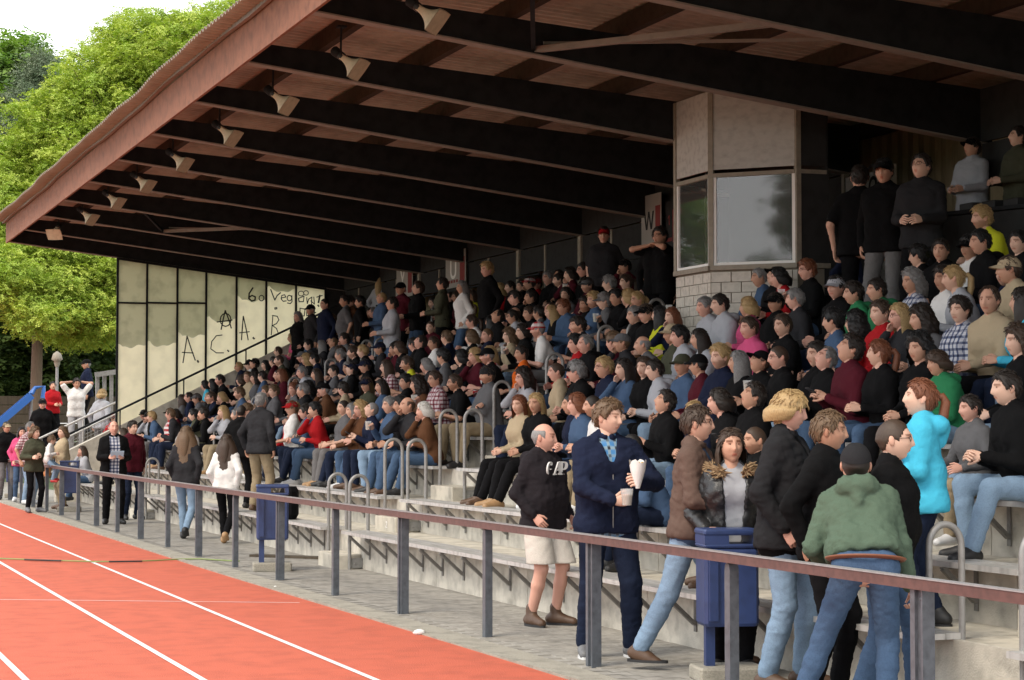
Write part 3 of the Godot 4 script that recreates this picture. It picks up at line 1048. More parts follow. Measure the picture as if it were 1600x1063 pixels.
# ---------------------------------------------------------------- beyond the end wall
func build_outside() -> void:
	# outer stairs with mesh railing
	var st := thing("outer_stairs", "concrete stairs with a mesh railing outside the end wall", "stairs", Vector3(6.5, 0, -45.5))
	var o := -st.position
	for i in 10:
		var b := MB.new()
		b.bx(Vector3(WX + 0.35 * i, 0.0, -47.4), Vector3(WX + 0.35 * (i + 1) + (6.0 if i == 9 else -0.004), 0.178 * (i + 1) + 0.1, -44.3))
		part("step", b, MT.concrete, st, o)
	var ry := func(x): return 1.62 + 0.487 * (x - 6.2)
	var b := MB.new()
	b.tube([Vector3(5.6, ry.call(5.6) + 0.02, -44.42), Vector3(9.2, ry.call(9.2), -44.42)], 0.024, 8)
	b.tube([Vector3(5.6, ry.call(5.6) - 0.25, -44.42), Vector3(9.2, ry.call(9.2) - 0.25, -44.42)], 0.018, 8)
	b.tube([Vector3(5.6, ry.call(5.6) - 0.85, -44.42), Vector3(9.2, ry.call(9.2) - 0.85, -44.42)], 0.018, 8)
	for x in [5.65, 6.6, 7.5]:
		b.tube([Vector3(x, maxf(ry.call(x) - 1.15, 0), -44.42), Vector3(x, ry.call(x), -44.42)], 0.02, 8)
	part("railing", b, MT.alu, st, o)
	b = MB.new()
	var x := 5.65
	while x < 7.6:
		b.tube([Vector3(x, ry.call(x) - 0.85, -44.42), Vector3(x, ry.call(x) - 0.25, -44.42)], 0.005, 4, false)
		x += 0.075
	for k in 8:
		var dy := -0.82 + k * 0.075
		b.tube([Vector3(5.65, ry.call(5.65) + dy, -44.425), Vector3(7.6, ry.call(7.6) + dy, -44.425)], 0.005, 4, false)
	part("wire_mesh", b, MT.galv, st, o)
	# grey timber guard rail up the bank
	var gr := thing("timber_guard", "weathered grey timber guard rail behind the dark cap man", "railing", Vector3(8.2, 1.5, -48.0))
	o = -gr.position
	for k in 4:
		b = MB.new()
		var p := on_z(152.0 + k * 11.0, 585, -48.0)
		b.bx(Vector3(p.x - 0.04, 1.2, -48.05), Vector3(p.x + 0.04, p.y + k * 0.03, -47.95))
		part("post", b, MT.galv, gr, o)
	var pa := on_z(148, 586, -47.9)
	var pb := on_z(190, 580, -47.9)
	b = MB.new()
	b.bar(pa, pb, 0.06, 0.12)
	part("rail", b, MT.galv, gr, o)
	# slide
	var sl := thing("playground_slide", "blue playground slide beside the tree trunk", "slide", Vector3(5.6, 0, -52))
	o = -sl.position
	b = MB.new()
	var s0 := on_z(-6, 668, -52)
	var s1 := on_z(48, 622, -52)
	for side in [-0.24, 0.24]:
		b.bar(s0 + Vector3(0, 0.06, side), s1 + Vector3(0, 0.06, side), 0.04, 0.17)
	b.bar(s0, s1, 0.5, 0.03)
	part("chute", b, MT.slide, sl, o)
	b = MB.new()
	var s2 := on_z(66, 640, -52)
	b.tube([s1 + Vector3(0, 0.1, 0.24), on_z(55, 606, -51.8), on_z(68, 604, -51.8), s2 + Vector3(0, 0, 0.24)], 0.05, 8)
	b.tube([s1 + Vector3(0, 0.1, -0.24), on_z(55, 606, -52.2), on_z(68, 604, -52.2), s2 + Vector3(0, 0, -0.24)], 0.05, 8)
	part("hood", b, MT.slide, sl, o)
	b = MB.new()
	b.tube([s2 + Vector3(0, 0.3, 0), Vector3(s2.x, 0, s2.z)], 0.05, 6)
	b.tube([s1, Vector3(s1.x, 0, s1.z)], 0.05, 6)
	part("leg", b, MT.galv, sl, o)
	# lamp post
	var lp := on_z(88.5, 600, -50.0)
	var la := thing("lamp_post", "thin grey lamp post with a mushroom head before the trees", "lamp post", Vector3(lp.x, 0, -50))
	b = MB.new()
	var ht := on_z(88.5, 572, -50).y
	b.tube([Vector3.ZERO, Vector3(0, ht, 0)], [0.05, 0.035], 8)
	part("pole", b, MT.galv, la)
	b = MB.new()
	b.tube([Vector3(0, ht - 0.02, 0), Vector3(0, ht + 0.05, 0), Vector3(0, ht + 0.12, 0), Vector3(0, ht + 0.16, 0), Vector3(0, ht + 0.3, 0), Vector3(0, ht + 0.36, 0)], [0.05, 0.07, 0.08, 0.14, 0.10, 0.02], 12)
	part("lamp_head", b, MT.column, la)
	# board fence
	var bf := thing("board_fence", "dark horizontal board fence in the shade under the trees", "fence", Vector3(6, 0, -60))
	for k in 9:
		b = MB.new()
		b.bx(Vector3(-8, 0.12 + k * 0.27, -0.02), Vector3(7, 0.12 + k * 0.27 + 0.255, 0.02))
		part("board", b, MT.timber, bf)
	for k in 7:
		b = MB.new()
		b.bx(Vector3(-7.5 + k * 2.3, 0, 0.02), Vector3(-7.38 + k * 2.3, 2.6, 0.10))
		part("post", b, MT.timber, bf)

func leaf_spray(n: int, l: float, w: float) -> ArrayMesh:      # a pinnate twig of small leaves
	var b := MB.new()
	for k in n:
		var s := float(k) / (n - 1)
		var side := 1.0 if k % 2 else -1.0
		var base := Vector3(0, 0, -l * s)
		var tip := base + Vector3(side * w, 0.03 * sin(k * 1.7), -w * 0.55)
		var a := (tip - base).normalized()
		var cr := a.cross(Vector3.UP).normalized() * w * 0.30 + Vector3(0, 0.02 * cos(k * 2.1), 0)
		var mid := (base + tip) * 0.5
		b.quad(base, mid - cr, tip, mid + cr)
	return b.mesh()

func tree(called: String, label: String, base: Vector3, trunk_r: float, trunk_h: float, blobs: Array, spray: ArrayMesh, m: Material, per: int, size: float, tint: Array, sd: int, droop := 0.2) -> void:
	var t := thing(called, label, "tree", base)
	var r := RandomNumberGenerator.new()
	r.seed = sd
	var tr := MB.new()
	var lean := Vector3(r.randf_range(-0.2, 0.2), 0, r.randf_range(-0.2, 0.2))
	var top := Vector3(lean.x, trunk_h, lean.z)
	tr.tube([Vector3.ZERO, Vector3(lean.x * 0.2, trunk_h * 0.3, lean.z * 0.2), Vector3(lean.x * 0.6, trunk_h * 0.7, lean.z * 0.6), top], [trunk_r * 1.15, trunk_r, trunk_r * 0.85, trunk_r * 0.6], 10)
	part("trunk", tr, MT.bark, t)
	var li := MB.new()
	var xf: Array[Transform3D] = []
	var cols: Array[Color] = []
	for bl in blobs:
		var ce: Vector3 = bl[0] - base
		var rad: Vector3 = bl[1]
		var st := Vector3(lean.x * 0.8, clampf(ce.y * 0.75, trunk_h * 0.72, trunk_h), lean.z * 0.8)
		var mid := (st + ce) * 0.5 + Vector3(0, -0.25, 0)
		li.tube([st, mid, ce], [trunk_r * 0.30, trunk_r * 0.2, trunk_r * 0.08], 6)
		var clumps := int(per * clampf(rad.x * rad.y / 3.0, 0.4, 3.0) / 26.0)
		for k in clumps:
			var d := Vector3(r.randfn(), r.randfn(), r.randfn()).normalized()
			var cc := ce + d * rad * pow(r.randf(), 0.33) * r.randf_range(0.75, 1.28)
			if k % 4 == 0:
				li.tube([ce + (cc - ce) * 0.1, (ce + cc) * 0.5 + Vector3(0, -0.1, 0), cc], [trunk_r * 0.12, trunk_r * 0.07, trunk_r * 0.03], 4, false)
			var hue := r.randf()
			for q in 26:
				var off := Vector3(r.randfn(), r.randfn() * 0.5, r.randfn()) * 0.27 * size
				var bs := Basis.from_euler(Vector3(r.randf_range(-0.7, 0.3) - droop, r.randf_range(0, TAU), r.randf_range(-0.6, 0.6)))
				xf.append(Transform3D(bs.scaled(Vector3.ONE * size * r.randf_range(0.7, 1.3)), cc + off))
				var c: Color = tint[0].lerp(tint[1], clampf(hue + r.randf_range(-0.25, 0.25), 0, 1))
				c.a = 1.0
				cols.append(c)
	part("branches", li, MT.bark, t)
	var mm := MultiMesh.new()
	mm.transform_format = MultiMesh.TRANSFORM_3D
	mm.use_colors = true
	mm.mesh = spray
	mm.instance_count = xf.size()
	for k in xf.size():
		mm.set_instance_transform(k, xf[k])
		mm.set_instance_color(k, cols[k])
	var o := MultiMeshInstance3D.new()
	o.name = "crown"
	o.multimesh = mm
	o.material_override = m
	o.set_meta("kind", "stuff")
	t.add_child(o)

func build_trees() -> void:
	var leaf := mat("leaf", Color(1, 1, 1), 0.7, {"vc": true, "back": Color(0.42, 0.52, 0.12)})
	var needle := mat("needle", Color(1, 1, 1), 0.8, {"vc": true})
	var pin := leaf_spray(12, 0.36, 0.085)
	var broad := leaf_spray(7, 0.34, 0.15)
	var need := leaf_spray(14, 0.5, 0.06)
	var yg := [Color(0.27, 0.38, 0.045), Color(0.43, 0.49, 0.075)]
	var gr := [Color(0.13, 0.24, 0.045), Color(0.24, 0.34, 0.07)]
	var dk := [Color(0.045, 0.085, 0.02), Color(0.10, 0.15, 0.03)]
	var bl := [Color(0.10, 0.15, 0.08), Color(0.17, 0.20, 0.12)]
	# big locust whose crown rises behind the roof
	var z := -60.0
	var blobs: Array = []
	for q in [[330, 75, 2.2, 1.3], [270, 95, 2.0, 1.4], [215, 70, 1.6, 1.0], [210, 130, 2.2, 1.5], [150, 160, 1.8, 1.3], [160, 215, 2.2, 1.5], [90, 200, 1.5, 1.1], [90, 260, 2.2, 1.5], [40, 285, 1.7, 1.3], [110, 320, 2.2, 1.5], [30, 350, 1.9, 1.4], [290, 150, 2.2, 1.6], [360, 60, 1.6, 1.0], [-30, 330, 1.9, 1.5], [230, 200, 2.4, 1.8], [370, 30, 0.9, 0.6], [200, 270, 2.4, 1.6]]:
		blobs.append([on_z(q[0], q[1], z + rng.randf_range(-2.5, 2.0)), Vector3(q[2], q[3], 1.9)])
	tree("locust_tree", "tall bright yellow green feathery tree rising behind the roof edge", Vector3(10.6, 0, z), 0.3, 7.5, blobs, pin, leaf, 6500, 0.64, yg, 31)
	# lower branches under the roof line, lit green against the dark wood
	z = -56.0
	blobs = []
	for q in [[70, 420, 1.6, 0.9], [120, 400, 1.8, 0.9], [160, 440, 1.3, 0.9], [20, 400, 1.4, 0.8], [95, 465, 1.5, 0.7], [165, 490, 1.1, 0.7], [45, 440, 1.1, 0.6], [60, 490, 0.9, 0.5], [-15, 440, 1.2, 0.9], [130, 520, 0.8, 0.4], [190, 420, 1.2, 1.0], [230, 440, 1.2, 1.0]]:
		blobs.append([on_z(q[0], q[1], z + rng.randf_range(-1.2, 1.2)), Vector3(q[2], q[3], 1.4)])
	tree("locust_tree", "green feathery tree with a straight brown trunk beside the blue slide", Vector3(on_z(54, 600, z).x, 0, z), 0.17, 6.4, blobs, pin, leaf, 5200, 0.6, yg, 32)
	# conifer and broadleaf far left
	z = -78.0
	blobs = []
	for q in [[10, 120, 2.4, 1.6], [-30, 180, 2.6, 2.4], [20, 180, 2.2, 1.8], [40, 110, 0.9, 0.8], [-20, 110, 1.6, 1.2], [-40, 260, 2.6, 2.4], [10, 250, 2.2, 2.0]]:
		blobs.append([on_z(q[0], q[1], z + rng.randf_range(-1.5, 1.5)), Vector3(q[2], q[3], 2.0)])
	tree("broadleaf_tree", "mid green broadleaf tree behind the grey green pine", Vector3(5.0, 0, z), 0.35, 8.5, blobs, broad, leaf, 2600, 1.15, gr, 33)
	z = -72.0
	blobs = []
	for q in [[62, 112, 0.5, 0.7], [60, 140, 0.8, 0.6], [56, 165, 1.1, 0.6], [58, 195, 1.3, 0.7], [40, 220, 1.3, 0.7], [62, 235, 1.5, 0.8], [20, 270, 1.4, 0.9], [50, 290, 1.7, 0.9], [10, 320, 1.5, 0.9]]:
		blobs.append([on_z(q[0], q[1], z + rng.randf_range(-0.6, 0.6)), Vector3(q[2], q[3], 1.0)])
	tree("pine_tree", "grey green pine tree between the two broad crowns", Vector3(on_z(58, 300, z).x, 0, z), 0.2, 9.0, blobs, need, needle, 2400, 0.8, bl, 34, -0.5)
	# shaded wood behind the board fence
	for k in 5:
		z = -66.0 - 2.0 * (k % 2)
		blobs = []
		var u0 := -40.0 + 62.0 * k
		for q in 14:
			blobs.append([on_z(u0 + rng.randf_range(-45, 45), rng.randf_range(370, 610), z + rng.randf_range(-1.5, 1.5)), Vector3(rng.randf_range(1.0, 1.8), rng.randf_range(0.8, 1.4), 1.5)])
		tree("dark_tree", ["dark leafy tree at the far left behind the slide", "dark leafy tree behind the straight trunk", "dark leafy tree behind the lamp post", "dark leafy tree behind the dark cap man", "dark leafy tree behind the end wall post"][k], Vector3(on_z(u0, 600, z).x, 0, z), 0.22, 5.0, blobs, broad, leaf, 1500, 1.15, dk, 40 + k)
	# trees across the field, seen only as reflections in the booth glass
	blobs = []
	for q in [[0, 6.0, 0, 3.4, 2.4], [0.6, 8.2, 0.3, 2.6, 1.9], [-0.6, 10.6, 0.6, 2.0, 1.7], [0, 12.8, 0.9, 1.4, 1.4], [0.4, 4.0, 0, 3.0, 1.5]]:
		blobs.append([Vector3(-33.6 + q[0], q[1], 6.2 + q[2]), Vector3(q[3], q[4], q[3])])
	tree("field_tree", "dark green tree across the field mirrored in the booth window", Vector3(-33.6, 0, 6.6), 0.3, 7.0, blobs, broad, leaf, 1500, 1.2, dk, 61)
	blobs = []
	for q in 9:
		blobs.append([Vector3(-17.0 + rng.randf_range(-3.5, 3.5), rng.randf_range(4.0, 12.5), -76.0 + rng.randf_range(-3, 3)), Vector3(2.6, 2.2, 2.6)])
	tree("field_tree", "green tree at the far end of the field mirrored in the narrow booth pane", Vector3(-17, 0, -76), 0.35, 7.0, blobs, broad, leaf, 900, 1.3, gr, 62)

# ---------------------------------------------------------------- people: fields, heads, hair, hands
func fill_bones(f: PackedFloat32Array, bones: Array, lo: Vector3, nx: int, ny: int, nz: int, cell: float) -> PackedFloat32Array:
	for bo in bones:
		var a: Vector3 = bo[0]
		var e: Vector3 = bo[1]
		var ra: float = bo[2]
		var rb: float = bo[3]
		var k: float = bo[4]
		var abx: float = e.x - a.x; var aby: float = e.y - a.y; var abz: float = e.z - a.z
		var il: float = 1.0 / maxf(abx * abx + aby * aby + abz * abz, 1e-9)
		var pad: float = maxf(ra, rb) + k * 0.6 + cell * 1.6
		var i0 := maxi(int((minf(a.x, e.x) - pad - lo.x) / cell), 0)
		var i1 := mini(int((maxf(a.x, e.x) + pad - lo.x) / cell) + 1, nx - 1)
		var j0 := maxi(int((minf(a.y, e.y) - pad - lo.y) / cell), 0)
		var j1 := mini(int((maxf(a.y, e.y) + pad - lo.y) / cell) + 1, ny - 1)
		var k0 := maxi(int((minf(a.z, e.z) - pad - lo.z) / cell), 0)
		var k1 := mini(int((maxf(a.z, e.z) + pad - lo.z) / cell) + 1, nz - 1)
		var dr: float = rb - ra
		var ik: float = 0.25 / k
		for kk in range(k0, k1 + 1):
			var pz: float = lo.z + kk * cell - a.z
			for jj in range(j0, j1 + 1):
				var py: float = lo.y + jj * cell - a.y
				var id := (kk * ny + jj) * nx + i0
				var dyz: float = py * aby + pz * abz
				for ii in range(i0, i1 + 1):
					var px: float = lo.x + ii * cell - a.x
					var t: float = clampf((px * abx + dyz) * il, 0.0, 1.0)
					var qx: float = px - abx * t
					var qy: float = py - aby * t
					var qz: float = pz - abz * t
					var d: float = sqrt(qx * qx + qy * qy + qz * qz) - ra - dr * t
					var o: float = f[id]
					var h: float = k - absf(o - d)
					if h > 0.0: f[id] = minf(o, d) - h * h * ik
					elif d < o: f[id] = d
					id += 1
	return f

# stages: each {bones, cuts: [[point, normal]], wedge: Callable or null}; a stage's cuts apply to what was filled so far
func sdf(stages: Array, cell: float, fold: float, mb: MB, sd := 0) -> void:
	var lo := Vector3.ONE * 1e6
	var hi := -lo
	for s in stages:
		for b in s.bones:
			var r: float = maxf(b[2], b[3]) + 0.03
			lo = lo.min(b[0] - Vector3.ONE * r).min(b[1] - Vector3.ONE * r)
			hi = hi.max(b[0] + Vector3.ONE * r).max(b[1] + Vector3.ONE * r)
	lo -= Vector3.ONE * cell * 2.0
	hi += Vector3.ONE * cell * 2.0
	var nx := int((hi.x - lo.x) / cell) + 2
	var ny := int((hi.y - lo.y) / cell) + 2
	var nz := int((hi.z - lo.z) / cell) + 2
	var f := PackedFloat32Array()
	f.resize(nx * ny * nz)
	f.fill(1.0)
	for s in stages:
		f = fill_bones(f, s.bones, lo, nx, ny, nz, cell)
		if s.has("cuts") or s.has("wedge"):
			var cuts: Array = s.get("cuts", [])
			var wd = s.get("wedge")
			var id := 0
			for kk in nz:
				for jj in ny:
					for ii in nx:
						if f[id] < 0.06:
							var p := lo + Vector3(ii, jj, kk) * cell
							for c in cuts:
								var d: float = (p - c[0]).dot(c[1])
								if d > f[id]: f[id] = d
							if wd != null:
								var w: float = -wd.call(p)
								if w > f[id]: f[id] = w
						id += 1
	# surface nets
	var vi := PackedInt32Array()
	vi.resize(nx * ny * nz)
	vi.fill(-1)
	var base := mb.v.size()
	var nxy := nx * ny
	var vs := PackedVector3Array()
	var ns := PackedVector3Array()
	for kk in nz - 1:
		for jj in ny - 1:
			var id := (kk * ny + jj) * nx
			for ii in nx - 1:
				var a0 := f[id]; var a1 := f[id + 1]; var a2 := f[id + nx]; var a3 := f[id + nx + 1]
				var b0 := f[id + nxy]; var b1 := f[id + nxy + 1]; var b2 := f[id + nxy + nx]; var b3 := f[id + nxy + nx + 1]
				var c := int(a0 < 0.0) + int(a1 < 0.0) + int(a2 < 0.0) + int(a3 < 0.0) + int(b0 < 0.0) + int(b1 < 0.0) + int(b2 < 0.0) + int(b3 < 0.0)
				if c > 0 and c < 8:
					var sx := 0.0; var sy := 0.0; var sz := 0.0; var n := 0
					if (a0 < 0.0) != (a1 < 0.0): sx += a0 / (a0 - a1); n += 1
					if (a2 < 0.0) != (a3 < 0.0): sx += a2 / (a2 - a3); sy += 1.0; n += 1
					if (b0 < 0.0) != (b1 < 0.0): sx += b0 / (b0 - b1); sz += 1.0; n += 1
					if (b2 < 0.0) != (b3 < 0.0): sx += b2 / (b2 - b3); sy += 1.0; sz += 1.0; n += 1
					if (a0 < 0.0) != (a2 < 0.0): sy += a0 / (a0 - a2); n += 1
					if (a1 < 0.0) != (a3 < 0.0): sy += a1 / (a1 - a3); sx += 1.0; n += 1
					if (b0 < 0.0) != (b2 < 0.0): sy += b0 / (b0 - b2); sz += 1.0; n += 1
					if (b1 < 0.0) != (b3 < 0.0): sy += b1 / (b1 - b3); sx += 1.0; sz += 1.0; n += 1
					if (a0 < 0.0) != (b0 < 0.0): sz += a0 / (a0 - b0); n += 1
					if (a1 < 0.0) != (b1 < 0.0): sz += a1 / (a1 - b1); sx += 1.0; n += 1
					if (a2 < 0.0) != (b2 < 0.0): sz += a2 / (a2 - b2); sy += 1.0; n += 1
					if (a3 < 0.0) != (b3 < 0.0): sz += a3 / (a3 - b3); sx += 1.0; sy += 1.0; n += 1
					var g := Vector3(a1 + a3 + b1 + b3 - a0 - a2 - b0 - b2, a2 + a3 + b2 + b3 - a0 - a1 - b0 - b1, b0 + b1 + b2 + b3 - a0 - a1 - a2 - a3).normalized()
					var p := lo + (Vector3(ii, jj, kk) + Vector3(sx, sy, sz) / n) * cell
					if fold > 0.0:
						var w := 0.55 - 1.9 * absf(noise.get_noise_3d(p.x * 6.0 + sd, p.y * 13.0 + p.x * 5.0, p.z * 6.0)) + 0.5 * noise.get_noise_3d(p.x * 20.0, p.y * 11.0 + sd, p.z * 20.0)
						p += g * fold * w
					vi[id] = vs.size()
					vs.append(p); ns.append(g)
				id += 1
	for kk in range(1, nz - 1):
		for jj in range(1, ny - 1):
			var id := (kk * ny + jj) * nx + 1
			for ii in range(1, nx - 1):
				var s0 := f[id] < 0.0
				for ax in 3:
					var st: int = [1, nx, nxy][ax]
					if s0 != (f[id + st] < 0.0):
						var u: int = [nx, nxy, 1][ax]
						var w: int = [nxy, 1, nx][ax]
						var q0 := vi[id]; var q1 := vi[id - u]; var q2 := vi[id - u - w]; var q3 := vi[id - w]
						if q0 >= 0 and q1 >= 0 and q2 >= 0 and q3 >= 0:
							if s0: mb.ix.append_array(PackedInt32Array([base + q0, base + q2, base + q1, base + q0, base + q3, base + q2]))
							else: mb.ix.append_array(PackedInt32Array([base + q0, base + q1, base + q2, base + q0, base + q2, base + q3]))
				id += 1
	if fold > 0.0:      # normals from the folded surface
		var acc := PackedVector3Array()
		acc.resize(vs.size())
		var m := mb.ix.size()
		var k := 0
		while k < m:
			var i0 := mb.ix[k] - base
			if i0 >= 0:
				var i1 := mb.ix[k + 1] - base; var i2 := mb.ix[k + 2] - base
				var fn := (vs[i2] - vs[i0]).cross(vs[i1] - vs[i0])
				acc[i0] += fn; acc[i1] += fn; acc[i2] += fn
			k += 3
		for q in vs.size():
			var g := acc[q].normalized()
			if g.dot(ns[q]) < 0.0: g = -g
			ns[q] = g
	mb.v.append_array(vs); mb.n.append_array(ns)
	var cc := PackedColorArray()
	cc.resize(vs.size())
	cc.fill(mb.col)
	mb.c.append_array(cc)

func ik(a: Vector3, t: Vector3, l1: float, l2: float, hint: Vector3) -> Array:     # elbow and reachable end
	var d := t - a
	var l := clampf(d.length(), 0.08, (l1 + l2) * 0.995)
	d = d.normalized()
	var end := a + d * l
	var c := clampf((l1 * l1 + l * l - l2 * l2) / (2.0 * l1 * l), -1.0, 1.0)
	var h := (hint - d * hint.dot(d)).normalized()
	return [a + d * l1 * c + h * l1 * sqrt(1.0 - c * c), end]

func gs(x: float, w: float) -> float: return exp(-(x * x) / (w * w))

func head_point(d: Vector3, fem: float) -> Vector3:
	var p := Vector3(d.x * 0.076, d.y * 0.118, d.z * 0.098)
	if d.y < 0.0:
		var t := -d.y
		p.x *= 1.0 - (0.24 + 0.08 * fem) * t * t
		if d.z > 0.0: p.z *= 1.0 - 0.42 * t
		else: p.z *= 1.0 - 0.10 * t * t
	else:
		if d.z > 0.0: p.z *= 1.06
		p.x *= 1.0 + 0.03 * d.y
	if d.z < 0.0:
		var fr := smoothstep(0.0, -0.6, d.z)
		p.z = lerpf(p.z, maxf(p.z, -0.090) * 0.98, fr * 0.6)
		var x := p.x; var y := p.y
		var nose := 0.0
		if y < 0.034 and y > -0.05:
			nose = lerpf(0.006, 0.026 - 0.005 * fem, clampf((0.034 - y) / 0.058, 0, 1)) * smoothstep(-0.046, -0.030, y)
		p.z -= nose * gs(x, 0.0115 + 0.005 * smoothstep(0.0, -0.03, y)) * fr
		p.z += 0.0075 * (gs(x - 0.031, 0.015) + gs(x + 0.031, 0.015)) * gs(y - 0.012, 0.012) * fr
		p.z -= (0.006 - 0.003 * fem) * gs(y - 0.036, 0.010) * smoothstep(0.062, 0.045, absf(x)) * fr
		p.z -= 0.006 * (gs(x - 0.042, 0.018) + gs(x + 0.042, 0.018)) * gs(y + 0.018, 0.018) * fr
		p.z -= 0.007 * gs(y + 0.060, 0.010) * gs(x, 0.022) * fr
		p.z += 0.004 * gs(y + 0.075, 0.006) * gs(x, 0.02) * fr
		p.z -= 0.010 * gs(y + 0.096, 0.014) * gs(x, 0.022) * fr
	return p

func add_head(mb: MB, xf: Transform3D, fem: float, la: int, lo: int, brow: Color, beard := 0.0, lip := Color(0.80, 0.52, 0.50)) -> void:
	var s := mb.v.size()
	var pts := PackedVector3Array()
	for i in la + 1:
		var th := PI * i / la
		for j in lo:
			var a := TAU * j / lo
			var az := a - 0.45 * sin(a)
			pts.append(head_point(Vector3(sin(th) * sin(az), cos(th), -sin(th) * cos(az)), fem))
	var nr := PackedVector3Array()
	nr.resize(pts.size())
	for i in la:
		for j in lo:
			var a := i * lo + j; var b := i * lo + (j + 1) % lo; var c := a + lo; var d := b + lo
			var q := (pts[d] - pts[a]).cross(pts[b] - pts[c])
			if q.dot(pts[a]) < 0: q = -q
			nr[a] += q; nr[b] += q; nr[c] += q; nr[d] += q
			mb.ix.append_array(PackedInt32Array([s + a, s + c, s + b, s + b, s + c, s + d]))
	for k in pts.size():
		var p := pts[k]
		var col := Color.WHITE
		if p.z < -0.03:
			var l := gs(p.y + 0.061, 0.0075) * gs(p.x, 0.021)
			if l > 0.35: col = lip
			if absf(p.y - 0.034) < 0.0058 and absf(p.x) > 0.012 and absf(p.x) < 0.052: col = brow
		if beard > 0.0 and p.y < -0.03 and p.z < 0.03 and p.z > -0.2 and not (gs(p.y + 0.061, 0.0075) * gs(p.x, 0.021) > 0.35):
			if p.y < -0.045 or absf(p.x) > 0.05: col = Color(1, 1, 1).lerp(brow, beard)
		mb.v.append(xf * p); mb.n.append((xf.basis * nr[k]).normalized()); mb.c.append(col)
	var keep := mb.col
	for sd in [-1.0, 1.0]:      # ears and eyes
		mb.col = Color(0.96, 0.86, 0.84)
		mb.ellipsoid(xf * Vector3(0.077 * sd, 0.0, 0.012), Vector3(0.011, 0.031, 0.019), xf.basis * Basis.from_euler(Vector3(0.15, sd * 0.35, 0)), 6, 8)
		mb.col = Color(0.95, 0.93, 0.90)
		var ec := Vector3(0.031 * sd, 0.012, -0.0765)
		mb.ellipsoid(xf * ec, Vector3(0.0130, 0.0066, 0.010), xf.basis, 6, 8)
		mb.col = Color(0.11, 0.085, 0.07)
		mb.ellipsoid(xf * (ec + Vector3(0, 0.0005, -0.0075)), Vector3(0.0052, 0.0054, 0.0035), xf.basis, 4, 8)
		mb.col = Color(0.75, 0.62, 0.58)
		mb.ellipsoid(xf * (ec + Vector3(0, 0.0075, -0.002)), Vector3(0.0155, 0.0035, 0.010), xf.basis, 4, 8)
	mb.col = keep

func hair_line(az: float, back: float, recede: float) -> float:      # height above which hair grows, by angle from the face
	var a := absf(az)
	if a < 0.75: return lerpf(0.070 + recede * 0.03, 0.058 + recede * 0.045, a / 0.75)
	if a < 1.25: return lerpf(0.058 + recede * 0.045, 0.0, (a - 0.75) / 0.5)
	if a < 1.75: return lerpf(-0.012, 0.016, (a - 1.25) / 0.5)
	return lerpf(0.0, back, clampf((a - 1.75) / 0.6, 0, 1))

